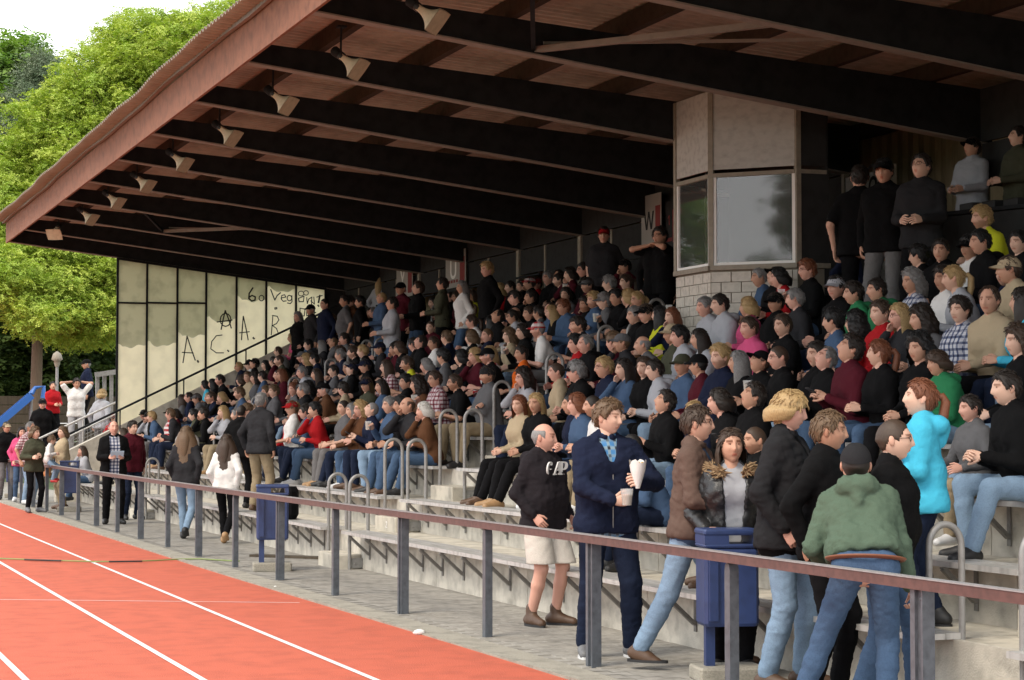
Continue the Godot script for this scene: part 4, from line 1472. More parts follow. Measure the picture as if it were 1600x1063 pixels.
func make_hair(style: String, sd: int) -> ArrayMesh:
	var mb := MB.new()
	var la := 30
	var lo := 44
	var thick := 0.014
	var back := -0.062
	var rec := 0.0
	var bald := 0.0
	var amp := 0.004
	var fr := 40.0
	match style:
		"short": pass
		"crop": thick = 0.006; amp = 0.0015
		"thick": thick = 0.026; amp = 0.009; fr = 30.0
		"recede": thick = 0.009; rec = 1.0; amp = 0.002
		"ring": thick = 0.006; bald = 1.0; amp = 0.001
		"long", "tail": thick = 0.016; back = -0.085; amp = 0.004
		"bob": thick = 0.026; back = -0.085; amp = 0.006
		"curly": thick = 0.045; back = -0.09; amp = 0.022; fr = 45.0
		"wavy": thick = 0.034; back = -0.088; amp = 0.014; fr = 30.0
		"mop": thick = 0.026; back = -0.088; amp = 0.003; rec = -0.9; fr = 26.0
	var rings: Array = []
	for i in la + 1:
		var th := PI * i / la
		var ring := PackedVector3Array()
		for j in lo:
			var az := TAU * j / lo
			if az > PI: az -= TAU
			var d := Vector3(sin(th) * sin(az), cos(th), -sin(th) * cos(az))
			var p := head_point(d, 0.0)
			if d.z < 0: p.z = maxf(p.z, -0.095)
			var hl := hair_line(az, back, rec)
			var jag := 0.010 * noise.get_noise_2d(az * 30.0 + sd, sd)
			var m := smoothstep(hl - 0.006 + jag, hl + 0.012 + jag, p.y)
			if bald > 0.0: m *= smoothstep(0.085, 0.05, p.y) * smoothstep(1.0, 1.3, absf(az))
			var w := noise.get_noise_3d(d.x * fr * 0.12 + sd, d.y * 3.0, d.z * fr * 0.12) + 0.7 * noise.get_noise_3d(d.x * fr * 0.5, d.y * fr * 0.16 + sd, d.z * fr * 0.5)
			var t := thick * (0.75 + 0.45 * maxf(d.y, 0.0)) + amp * w
			if style == "short" or style == "mop" or style == "thick": t += 0.008 * gs(az, 0.8) * gs(p.y - 0.085, 0.035)
			ring.append(p + p.normalized() * lerpf(-0.012, t, m))
		rings.append(ring)
	mb.loft(rings, true, false)
	if style in ["long", "bob", "curly", "wavy", "mop"]:      # curtain round the back
		var len_: float = {"long": 0.36, "bob": 0.14, "curly": 0.26, "wavy": 0.2, "mop": 0.11}[style]
		var n := 30
		var lev := 12
		var a0 := 1.15 if style != "mop" else 1.0
		for sh in 2:
			var rg: Array = []
			for q in lev + 1:
				var s := float(q) / lev
				var ring := PackedVector3Array()
				for j in n + 1:
					var az := lerpf(a0, TAU - a0, float(j) / n)
					var dd := Vector3(sin(az), 0, -cos(az))
					var edge := minf(j, n - j) / (n * 0.5)
					var rr := Vector2(0.082 + thick * 0.8, 0.104 + thick * 0.8) * (0.84 + 0.16 * smoothstep(0.0, 0.3, s))
					var drop := s * len_ * (0.8 + 0.2 * edge + 0.10 * noise.get_noise_2d(j * 21.0, sd * 3.0))
					var flare := 1.0 + 0.14 * sin(s * 2.2) - 0.22 * s * s
					var wv := amp * 1.4 * noise.get_noise_2d(j * 30.0 + sd, q * (4.0 if style == "long" else 26.0))
					var th := (0.010 if sh == 0 else -0.010) * (1.0 - 0.75 * s)
					ring.append(Vector3(dd.x * (rr.x * flare + wv + th), 0.045 - drop, dd.z * (rr.y * flare + wv + th) + 0.012 + 0.03 * s))
				rg.append(ring)
			mb.loft(rg, false, false)
	if style == "tail":
		mb.tube([Vector3(0, 0.03, 0.10), Vector3(0, 0.045, 0.135), Vector3(0.005, 0.01, 0.165), Vector3(0.0, -0.08, 0.165), Vector3(-0.01, -0.17, 0.15), Vector3(-0.005, -0.23, 0.14)], [0.022, 0.026, 0.032, 0.034, 0.024, 0.006], 10)
	# loose strands over the surface and past its edge
	var r := RandomNumberGenerator.new()
	r.seed = sd + 100
	var want := 0 if style in ["crop", "ring"] else 240
	var tries := 0
	while want > 0 and tries < 3000:
		tries += 1
		var i := r.randi_range(2, la - 3)
		var j := r.randi_range(0, lo - 1)
		var p: Vector3 = rings[i][j]
		var az := TAU * j / lo
		if az > PI: az -= TAU
		if p.y < hair_line(az, back, rec) + 0.012: continue
		want -= 1
		var nrm := (p * Vector3(1.0, 0.8, 1.0)).normalized()
		var dn := (Vector3(r.randfn() * 0.35, -1.0, 0.25 + r.randfn() * 0.35))
		if p.y > 0.09: dn = Vector3(signf(p.x) * 0.5 + r.randfn() * 0.5, -0.3, r.randfn() * 0.7)
		dn = (dn - nrm * dn.dot(nrm)).normalized()
		var ln := r.randf_range(0.02, 0.05)
		var lift := r.randf_range(0.001, 0.007)
		var q1 := p + dn * ln * 0.5 + nrm * lift
		var q2 := p + dn * ln + nrm * (lift * 1.3 - ln * ln * 3.0)
		mb.tube([p - nrm * 0.002, q1, q2], [0.0042, 0.0036, 0.0006], 4, false)
	return mb.mesh()

func make_cap(style: String) -> ArrayMesh:
	var mb := MB.new()
	var lo := 32
	var rings: Array = []
	var low := 0.040 if style != "beanie" else 0.018
	for i in 10:
		var y: float = lerpf(low, 0.128 if style != "beanie" else 0.142, pow(i / 9.0, 0.8))
		var ring := PackedVector3Array()
		for j in lo:
			var az := TAU * j / lo
			var c: float = sqrt(maxf(0.0, 1.0 - pow((y - 0.0) / (0.1345 if style != "beanie" else 0.148), 2.4)))
			var r := Vector2(0.091, 0.114) * c
			var yy := y
			if style == "beanie": yy += 0.02 * smoothstep(0.5, -1.0, cos(az)) * (-1.0 if i < 2 else 0.0)
			else: yy -= 0.012 * (1.0 - cos(az)) * 0.5 * (1.0 if i == 0 else 0.0)
			ring.append(Vector3(sin(az) * r.x, yy, -cos(az) * r.y + 0.004))
		rings.append(ring)
	mb.loft(rings, true, true)
	if style == "cap":
		for sh in 2:
			var rg: Array = []
			for q in 6:
				var s := q / 5.0
				var ring := PackedVector3Array()
				for j in 13:
					var a := lerpf(-1.15, 1.15, j / 12.0)
					var x := sin(a) * (0.087 - 0.006 * s)
					var z := -cos(a) * 0.108 - s * 0.072 * cos(a * 1.15)
					ring.append(Vector3(x, 0.046 - 0.022 * s - 0.016 * (x * x) / 0.0064 + (0.003 if sh == 0 else -0.003), z))
				rg.append(ring)
			mb.loft(rg, false, false)
	return mb.mesh()

func add_hand(mb: MB, wrist: Vector3, dir: Vector3, palm: Vector3, thumb: Vector3, curl: float, sc := 1.0) -> void:
	dir = dir.normalized()
	palm = (palm - dir * palm.dot(dir)).normalized()
	thumb = (thumb - dir * thumb.dot(dir) - palm * thumb.dot(palm)).normalized()
	var rings: Array = []
	for q in [[-0.03, 0.024, 0.019], [0.0, 0.026, 0.018], [0.03, 0.036, 0.017], [0.065, 0.041, 0.0155], [0.088, 0.038, 0.012]]:
		var ring := PackedVector3Array()
		for j in 10:
			var a := TAU * j / 10
			ring.append(wrist + (dir * q[0] + thumb * cos(a) * q[1] + palm * sin(a) * q[2]) * sc)
		rings.append(ring)
	if dir.cross(thumb).dot(palm) > 0.0:
		for r in rings: r.reverse()
	mb.loft(rings)
	for k in 4:
		var off: float = [0.029, 0.010, -0.010, -0.028][k]
		var ln: float = [0.070, 0.078, 0.072, 0.056][k]
		var p := wrist + (dir * 0.083 + thumb * off) * sc
		var pts: Array = [p]
		var d := dir
		var pn := palm
		for s in 3:
			var an: float = curl * [0.75, 1.1, 0.8][s] * (1.0 + 0.08 * k)
			var nd := d * cos(an) + pn * sin(an)
			pn = pn * cos(an) - d * sin(an)
			d = nd
			p += d * ln * [0.45, 0.31, 0.24][s] * sc
			pts.append(p)
		mb.tube(pts, [0.0098 * sc, 0.009 * sc, 0.0085 * sc, 0.0062 * sc], 6)
	var tp := wrist + (dir * 0.022 + thumb * 0.028) * sc
	var t1 := tp + (dir * 0.035 + thumb * 0.026 + palm * 0.012) * sc
	var t2 := t1 + (dir * 0.030 + thumb * 0.004 + palm * 0.018 * (0.5 + curl)) * sc
	mb.tube([tp, t1, t2], [0.0125 * sc, 0.0105 * sc, 0.0075 * sc], 6)

# ---------------------------------------------------------------- poses; a person faces -z in its own frame
func new_pose(seat: bool, o: Dictionary) -> Dictionary:
	var p := {}
	var lean: float = deg_to_rad(o.get("lean", 10.0 if seat else 2.0))
	var side: float = deg_to_rad(o.get("side", 0.0))
	var twist: float = deg_to_rad(o.get("twist", 0.0))
	var sc: float = o.get("sc", 1.0)
	p.sc = sc
	var hipy: float = 0.10 if seat else 0.93 * sc
	var pel: Vector3 = Vector3(0, hipy, 0) + o.get("shift", Vector3.ZERO)
	var tb := Basis(Vector3.RIGHT, -lean) * Basis(Vector3.BACK, side)
	var cb := tb * Basis(Vector3.UP, twist)
	p.pel = pel
	p.tb = tb
	p.cb = cb
	p.pr = Vector3.RIGHT
	p.waist = pel + tb * Vector3(0, 0.17, 0.0) * sc
	p.chest = pel + tb * Vector3(0, 0.36, 0.0) * sc
	p.neck = pel + tb * Vector3(0, 0.535, 0.012) * sc
	var hp: float = deg_to_rad(o.get("hp", 0.0))
	var hy: float = deg_to_rad(o.get("hy", 0.0))
	var hr: float = deg_to_rad(o.get("hr", 0.0))
	var hb := Basis(Vector3.UP, hy) * Basis(Vector3.RIGHT, -hp) * Basis(Vector3.BACK, hr)
	p.head = Transform3D(hb.scaled(Vector3.ONE * o.get("head", 1.0)), p.neck + tb * Vector3(0, 0.062, -0.004) * sc + hb * Vector3(0, 0.080, -0.022))
	p.sh = []; p.el = []; p.wr = []; p.hip = []; p.kn = []; p.an = []; p.toe = []
	for s in 2:
		var sg := -1.0 if s == 0 else 1.0      # 0 = left hand side (-x)
		var sh: Vector3 = pel + cb * Vector3(sg * (0.168 - 0.022 * o.get("fem", 0.0)), 0.462, 0.0) * sc
		var wt: Vector3 = o.get("wl" if s == 0 else "wr", Vector3(sg * 0.25, -0.02 if not seat else 0.17, 0.0 if not seat else -0.36))
		var target: Vector3 = (pel + wt * sc) if not o.get("hands_world", false) else wt
		var hint: Vector3 = o.get("hl" if s == 0 else "hr_", Vector3(sg * 0.5, -0.6, 0.6))
		var r := ik(sh, target, 0.285 * sc, 0.255 * sc, hint)
		p.sh.append(sh); p.el.append(r[0]); p.wr.append(r[1])
		var hip: Vector3 = pel + Vector3(sg * 0.092, -0.01, 0) * sc
		p.hip.append(hip)
		var an: Vector3
		var kh: Vector3
		if seat:
			var ft: Vector3 = o.get("fl" if s == 0 else "fr", Vector3(sg * 0.14, -0.33, -0.44))
			an = ft
			kh = Vector3(sg * 0.35, 1.0, -0.8)
		else:
			an = o.get("fl" if s == 0 else "fr", Vector3(sg * 0.12, 0.085, 0.0)) * Vector3(1, 1, 1)
			kh = Vector3(sg * 0.15, 0, -1.0)
		var l := ik(hip, an, 0.435 * sc, 0.425 * sc, kh)
		p.kn.append(l[0]); p.an.append(l[1])
		p.toe.append(o.get("tl" if s == 0 else "tr", Vector3(sg * 0.3, -0.02 if not seat else 0.0, -1.0)).normalized())
	return p

func torso_bones(p: Dictionary, g: float, belly: float, fem: float, low: float) -> Array:
	var sc: float = p.sc
	var tb: Basis = p.tb
	var cb: Basis = p.cb
	var lev: Array = [
		[p.pel + tb * Vector3(0, low, 0.0), Vector3.RIGHT * 0.082, 0.104 + g + belly * 0.35],
		[p.waist + tb * Vector3(0, 0, -belly * 0.7), Vector3.RIGHT * (0.062 - 0.012 * fem), 0.094 + g * 0.9 + belly],
		[p.chest + cb * Vector3(0, 0, -0.012 - 0.015 * fem - belly * 0.2), cb * Vector3.RIGHT * 0.076, 0.099 + g * 0.9 + belly * 0.3],
		[p.chest + cb * Vector3(0, 0.095, 0.002), cb * Vector3.RIGHT * (0.118 - 0.02 * fem), 0.056 + g]]
	var b: Array = []
	for k in lev.size():
		var c: Vector3 = lev[k][0]
		var r: Vector3 = lev[k][1] * sc
		b.append([c - r, c + r, lev[k][2] * sc, lev[k][2] * sc, 0.05])
		if k:
			var c0: Vector3 = lev[k - 1][0]
			var r0: Vector3 = lev[k - 1][1] * sc
			b.append([c0 - r0, c - r, lev[k - 1][2] * sc, lev[k][2] * sc, 0.05])
			b.append([c0 + r0, c + r, lev[k - 1][2] * sc, lev[k][2] * sc, 0.05])
	b.append([p.chest + cb * Vector3(0, 0.10, 0), p.neck, 0.085 * sc + g, 0.054 * sc + g * 0.7, 0.05])
	for sd in [-1.0, 1.0]:
		b.append([p.chest + cb * Vector3(sd * 0.12, 0.10, 0.005), p.neck + cb * Vector3(sd * 0.03, 0.015, 0.01), 0.048 * sc + g * 0.8, 0.040 * sc + g * 0.6, 0.04])
	return b

func arm_bones(p: Dictionary, g: float, upto := 1.0, both := true) -> Array:
	var b: Array = []
	for s in 2:
		var sc: float = p.sc
		if upto <= 0.5:
			b.append([p.sh[s], p.sh[s].lerp(p.el[s], upto * 2.0), (0.052 + g) * sc, (0.050 + g) * sc, 0.035])
		else:
			var f := (upto - 0.5) * 2.0
			b.append([p.sh[s], p.el[s], (0.048 + g) * sc, (0.040 + g * 0.8) * sc, 0.035])
			b.append([p.el[s], p.el[s].lerp(p.wr[s], f), (0.040 + g * 0.8) * sc, lerpf(0.040, 0.027, f) * sc + g * 0.8, 0.025])
	return b

func leg_bones(p: Dictionary, g: float, upto := 1.0, flare := 0.0) -> Array:
	var b: Array = []
	var sc: float = p.sc
	b.append([p.hip[0] + Vector3(0, 0.03, 0.01), p.hip[1] + Vector3(0, 0.03, 0.01), (0.096 + g) * sc, (0.096 + g) * sc, 0.04])
	for s in 2:
		if upto < 0.6:
			b.append([p.hip[s], p.hip[s].lerp(p.kn[s], upto * 2.0), (0.09 + g) * sc, (0.082 + g + flare) * sc, 0.03])
		else:
			b.append([p.hip[s], p.kn[s], (0.088 + g) * sc, (0.058 + g) * sc, 0.03])
			var f := (upto - 0.5) * 2.0
			var end: Vector3 = p.kn[s].lerp(p.an[s], f)
			b.append([p.kn[s], p.kn[s].lerp(p.an[s], 0.35), (0.058 + g) * sc, (0.056 + g) * sc, 0.02])
			b.append([p.kn[s].lerp(p.an[s], 0.35), end, (0.056 + g) * sc, (0.040 + g + flare) * sc, 0.02])
	return b

# o: outfit; returns {skin, top, legs, shoes, head}
func make_body(p: Dictionary, o: Dictionary) -> Dictionary:
	var cell: float = o.get("cell", 0.017)
	var g: float = o.get("g", 0.014)
	var fem: float = o.get("fem", 0.0)
	var belly: float = o.get("belly", 0.0)
	var sleeve: float = o.get("sleeve", 1.0)
	var sd: int = o.get("sd", 1)
	var out := {"head": p.head}
	var mb := MB.new()
	# skin: a slim continuous body inside the clothes, bare where they end
	var bones := torso_bones(p, -0.02, belly, fem, 0.0)
	bones.append([p.chest + p.cb * Vector3(0, 0.11, 0), p.head.origin + p.head.basis * Vector3(0, -0.06, 0.02), 0.058, 0.050, 0.03])
	bones.append_array(arm_bones(p, 0.0 if sleeve < 1.0 else -0.006))
	bones.append_array(leg_bones(p, 0.0 if o.get("shorts", 0.0) > 0.0 else -0.012))
	sdf([{"bones": bones}], cell * o.get("skin_cell", 1.55), 0.0, mb)
	add_head(mb, p.head, fem, o.get("hres", 26), o.get("hres2", 34), o.get("brow", Color(0.35, 0.26, 0.20)), o.get("beard", 0.0))
	for s in 2:
		var hd: Vector3 = o.get("hd%d" % s, (p.wr[s] - p.el[s]))
		var pm: Vector3 = o.get("pm%d" % s, Vector3(1.0 if s == 0 else -1.0, -0.4, 0.2))
		var tv: Vector3 = o.get("tv%d" % s, Vector3(0, 0.3, -1.0))
		add_hand(mb, p.wr[s], hd, pm, tv, o.get("curl%d" % s, 0.5), p.sc)
	out.skin = mb.mesh()
	# top
	mb = MB.new()
	var low: float = o.get("low", -0.02)
	var st := {"bones": torso_bones(p, g, belly, fem, low)}
	if o.has("hem"): st.cuts = [[p.pel + p.tb * Vector3(0, o.hem, 0), p.tb * Vector3.DOWN]]
	if o.has("wedge"): st.wedge = o.wedge
	var st2 := {"bones": arm_bones(p, g * (0.9 if sleeve >= 1.0 else 1.1), 0.96 if sleeve >= 1.0 else sleeve)}
	if o.get("hood", false):
		for q in [[-0.095, 0.0, 0.0, 0.05], [0.0, 0.07, 0.02, 0.055]]:
			pass
		st2.bones.append([p.neck + p.cb * Vector3(-0.085, -0.005, 0.0), p.neck + p.cb * Vector3(-0.05, -0.02, 0.085), 0.038, 0.050, 0.02])
		st2.bones.append([p.neck + p.cb * Vector3(-0.06, -0.035, 0.10), p.neck + p.cb * Vector3(0.06, -0.035, 0.10), 0.058, 0.058, 0.02])
		st2.bones.append([p.neck + p.cb * Vector3(0.0, -0.06, 0.11), p.neck + p.cb * Vector3(0.0, -0.14, 0.10), 0.05, 0.03, 0.02])
		st2.bones.append([p.neck + p.cb * Vector3(0.085, -0.005, 0.0), p.neck + p.cb * Vector3(0.05, -0.02, 0.085), 0.036, 0.045, 0.03])
	elif o.get("collar", false):
		for q in 6:
			var a0 := TAU * (q + 0.5) / 7.0
			var a1 := TAU * (q + 1.5) / 7.0
			st2.bones.append([p.neck + p.cb * Vector3(sin(a0) * 0.062, 0.012, -cos(a0) * 0.062), p.neck + p.cb * Vector3(sin(a1) * 0.062, 0.012, -cos(a1) * 0.062), 0.024, 0.024, 0.015])
	sdf([st, st2], cell, o.get("fold", 0.008), mb, sd)
	out.top = mb.mesh()
	if o.has("shirt"):
		mb = MB.new()
		sdf([{"bones": torso_bones(p, maxf(g - 0.016, 0.0), belly, fem, low)}], cell, 0.004, mb, sd + 3)
		out.shirt = mb.mesh()
	# trousers
	mb = MB.new()
	var sh: float = o.get("shorts", 0.0)
	var lst := {"bones": leg_bones(p, o.get("lg", 0.010), sh if sh > 0.0 else 0.97, 0.02 if sh > 0.0 else o.get("flare", 0.008))}
	if sh > 0.0: lst.cuts = [[p.kn[0] + Vector3(0, 0.03, 0), Vector3.DOWN]]
	sdf([lst], cell, o.get("lfold", 0.007), mb, sd + 7)
	out.legs = mb.mesh()
	# shoes
	mb = MB.new()
	for s in 2:
		var an: Vector3 = p.an[s]
		var t: Vector3 = p.toe[s]
		var up: Vector3 = o.get("sole%d" % s, Vector3.UP)
		var heel := an - t * 0.045 - up * 0.038
		var toe := an + t * 0.165 - up * 0.050
		var b: Array = [[heel, an + t * 0.06 - up * 0.036, 0.044, 0.045, 0.02], [an + t * 0.06 - up * 0.036, toe, 0.045, 0.036, 0.02], [an + up * (0.06 if o.get("boots", false) else 0.01), an + t * 0.01 - up * 0.03, 0.046, 0.047, 0.03]]
		sdf([{"bones": b, "cuts": [[an - up * 0.083, -up]]}], 0.013, 0.0, mb)
	out.shoes = mb.mesh()
	if o.get("hres", 26) >= 34:
		mb = MB.new()
		for s in 2:
			var up: Vector3 = o.get("sole%d" % s, Vector3.UP)
			var t: Vector3 = (p.toe[s] - up * p.toe[s].dot(up)).normalized() if not o.has("sole%d" % s) else p.toe[s]
			var sx := t.cross(up).normalized()
			var rings: Array = []
			for lev in [-0.084, -0.066]:
				var ring := PackedVector3Array()
				for j in 16:
					var a := TAU * j / 16.0
					ring.append(p.an[s] + up * lev + t * (0.058 + cos(a) * 0.148) + sx * sin(a) * (0.050 - 0.006 * cos(a)))
				rings.append(ring)
			mb.loft(rings)
		out.soles = mb.mesh()
	return out

# ---------------------------------------------------------------- wardrobe
const TOPS := {
	"k": [0.0055, 0.0055, 0.006, "black"], "c": [0.026, 0.026, 0.029, "charcoal"], "n": [0.010, 0.014, 0.034, "navy"], "g": [0.11, 0.11, 0.115, "grey"],
	"l": [0.36, 0.37, 0.40, "pale grey"], "w": [0.70, 0.69, 0.67, "white"], "r": [0.36, 0.012, 0.016, "red"], "m": [0.07, 0.009, 0.016, "maroon"],
	"b": [0.055, 0.095, 0.17, "denim blue"], "t": [0.40, 0.32, 0.21, "beige"], "o": [0.62, 0.12, 0.015, "orange"], "e": [0.025, 0.17, 0.07, "green"],
	"y": [0.56, 0.58, 0.03, "yellow"], "p": [0.55, 0.08, 0.19, "pink"], "v": [0.06, 0.062, 0.04, "olive"], "u": [0.10, 0.045, 0.022, "brown"],
	"a": [0.06, 0.42, 0.60, "aqua"], "q": [0.9, 0.9, 0.9, "navy checked"], "x": [0.9, 0.9, 0.9, "red checked"], "z": [0.9, 0.9, 0.9, "striped"], "s": [0.9, 0.9, 0.9, "red and white striped"], "d": [0.022, 0.022, 0.024, "dark grey"]}
const HAIRS := {"k": [0.006, 0.0055, 0.0055, "black"], "d": [0.017, 0.011, 0.0075, "dark brown"], "m": [0.05, 0.029, 0.017, "brown"], "l": [0.13, 0.078, 0.04, "light brown"], "y": [0.40, 0.27, 0.12, "blonde"], "g": [0.22, 0.215, 0.21, "grey"], "h": [0.62, 0.60, 0.56, "white"], "a": [0.17, 0.055, 0.022, "auburn"], "r": [0.10, 0.06, 0.04, "thin brown"], "0": [0.3, 0.25, 0.2, "no"]}
const STYLES := {"s": "short", "c": "crop", "t": "thick", "r": "recede", "0": "ring", "L": "long", "T": "tail", "B": "bob", "C": "curly", "W": "wavy", "M": "mop"}
const SKINS := [[0.58, 0.345, 0.25], [0.52, 0.29, 0.20], [0.63, 0.40, 0.30], [0.46, 0.25, 0.165], [0.60, 0.33, 0.25]]
var hair_mesh := {}
var cap_mesh := {}
var glasses_mesh: ArrayMesh
var seated := []
var standing := []
var people := 0
var stand_spots: Array[Vector3] = []

func pattern(code: String) -> Texture2D:
	var im := Image.create(64, 64, false, Image.FORMAT_RGB8)
	for y in 64:
		for x in 64:
			var c := Color(0.8, 0.79, 0.78)
			match code:
				"q":
					var k := int((x % 32) < 13) + int((y % 32) < 13)
					c = [Color(0.82, 0.82, 0.84), Color(0.36, 0.40, 0.52), Color(0.10, 0.12, 0.24)][k]
				"x":
					var k := int((x % 32) < 13) + int((y % 32) < 13)
					c = [Color(0.86, 0.83, 0.83), Color(0.58, 0.34, 0.38), Color(0.36, 0.08, 0.14)][k]
				"z": c = Color(0.75, 0.75, 0.74) if (y % 22) < 10 else Color(0.06, 0.06, 0.07)
				"s": c = Color(0.86, 0.85, 0.84) if (y % 32) < 15 else Color(0.66, 0.05, 0.08)
				"p":
					var k := int((x % 32) < 12) + int((y % 32) < 12)
					c = [Color(0.28, 0.52, 0.74), Color(0.52, 0.62, 0.68), Color(0.13, 0.14, 0.18)][k]
			im.set_pixel(x, y, c)
	return ImageTexture.create_from_image(im)

func cloth(code: String) -> StandardMaterial3D:
	var key := "cloth_" + code
	if MT.has(key): return MT[key]
	var weave := noise_tex(0.28, 0.90, 1.08, 3, 256, 51)
	var wb := bump_tex(0.3, 52, 3.0)
	if code in ["q", "x", "z", "s", "plaid"]:
		return mat(key, Color(0.85, 0.85, 0.85), 0.9, {"tex": pattern("p" if code == "plaid" else code), "scale": 9.0 if code != "s" else 5.0, "world": false})
	var c: Array = TOPS[code]
	return mat(key, Color(c[0], c[1], c[2]), 0.9, {"spec": 0.22, "tex": weave, "scale": 2.2, "world": false, "bump": wb, "bscale": 0.35})

func lower(code: String) -> StandardMaterial3D:
	var key := "lower_" + code
	if MT.has(key): return MT[key]
	var c: Color = {"jean": Color(0.055, 0.095, 0.165), "pale": Color(0.20, 0.29, 0.40), "dark": Color(0.012, 0.018, 0.038), "black": Color(0.006, 0.006, 0.007), "khaki": Color(0.30, 0.24, 0.155), "grey": Color(0.15, 0.145, 0.145), "stone": Color(0.62, 0.58, 0.52), "olive": Color(0.10, 0.105, 0.07), "maroon": Color(0.12, 0.016, 0.03), "camo": Color(0.07, 0.065, 0.05), "lightgrey": Color(0.35, 0.35, 0.36), "rust": Color(0.35, 0.02, 0.02)}[code]
	var denim := code in ["jean", "pale", "dark"]
	return mat(key, c, 0.9, {"spec": 0.22, "tex": noise_tex(0.12, 0.88, 1.12, 3, 256, 61) if denim else noise_tex(0.25, 0.8, 1.15, 3, 256, 62), "scale": 2.0, "world": false, "bump": bump_tex(0.3, 52, 3.0), "bscale": 0.3})

func shoe(code: String) -> StandardMaterial3D:
	var c: Color = {"black": Color(0.015, 0.015, 0.016), "brown": Color(0.085, 0.045, 0.025), "tan": Color(0.32, 0.19, 0.09), "grey": Color(0.12, 0.12, 0.125), "white": Color(0.6, 0.6, 0.6), "red": Color(0.4, 0.02, 0.02), "blue": Color(0.03, 0.05, 0.25)}[code]
	return mat("shoe_" + code, c, 0.55)

func skin(k: int) -> StandardMaterial3D:
	var c: Array = SKINS[k % SKINS.size()]
	return mat("skin_%d" % (k % SKINS.size()), Color(c[0], c[1], c[2]), 0.55, {"vc": true, "spec": 0.4})

func hair_mat(code: String) -> StandardMaterial3D:
	var c: Array = HAIRS[code]
	return mat("hair_" + code, Color(c[0], c[1], c[2]), 0.6, {"tex": noise_tex(0.09, 0.66, 1.3, 3, 256, 71, FastNoiseLite.TYPE_SIMPLEX, Vector2(1, 6)), "scale": 8.0, "world": false})

func make_glasses() -> ArrayMesh:
	var b := MB.new()
	for s in [-1.0, 1.0]:
		var pts: Array = []
		for k in 13:
			var a := TAU * k / 12.0
			pts.append(Vector3(s * 0.034 + cos(a) * 0.024, 0.010 + sin(a) * 0.016, -0.098 + absf(s * 0.034 + cos(a) * 0.024) * 0.15))
		b.tube(pts, 0.0018, 5, false)
		b.tube([Vector3(s * 0.058, 0.014, -0.090), Vector3(s * 0.080, 0.014, -0.02), Vector3(s * 0.080, 0.006, 0.02)], 0.0018, 5)
	b.tube([Vector3(-0.010, 0.014, -0.098), Vector3(0.010, 0.014, -0.098)], 0.0018, 5)
	return b.mesh()

func wear(t: Node3D, body: Dictionary, w: Dictionary) -> void:
	part("body", body.skin, skin(w.get("skin", 0)), t)
	if body.has("shirt"): part("shirt", body.shirt, w.shirt, t)
	part(w.get("top_name", "jacket"), body.top, w.top, t)
	part(w.get("legs_name", "trousers"), body.legs, w.legs, t)
	part("shoes", body.shoes, w.shoes, t)
	if body.has("soles"): part("soles", body.soles, w.get("sole", shoe("white") if w.shoes in [shoe("grey"), shoe("blue"), shoe("white")] else shoe("black")), t)
	var hd: Transform3D = body.head
	if w.get("style", "") != "none":
		if not hair_mesh.has(w.style): hair_mesh[w.style] = make_hair(w.style, hair_mesh.size() * 7 + 3)
		var h := part("hair", hair_mesh[w.style], w.hair, t)
		h.transform = hd
	if w.has("cap"):
		var st: String = w.get("cap_style", "cap")
		if not cap_mesh.has(st): cap_mesh[st] = make_cap(st)
		var c := part("beanie" if st == "beanie" else "cap", cap_mesh[st], w.cap, t)
		c.transform = hd if not w.get("cap_back", false) else hd * Transform3D(Basis(Vector3.UP, PI), Vector3.ZERO)
	if w.get("glasses", false):
		var c := part("glasses", glasses_mesh, MT.black, t)
		c.transform = hd

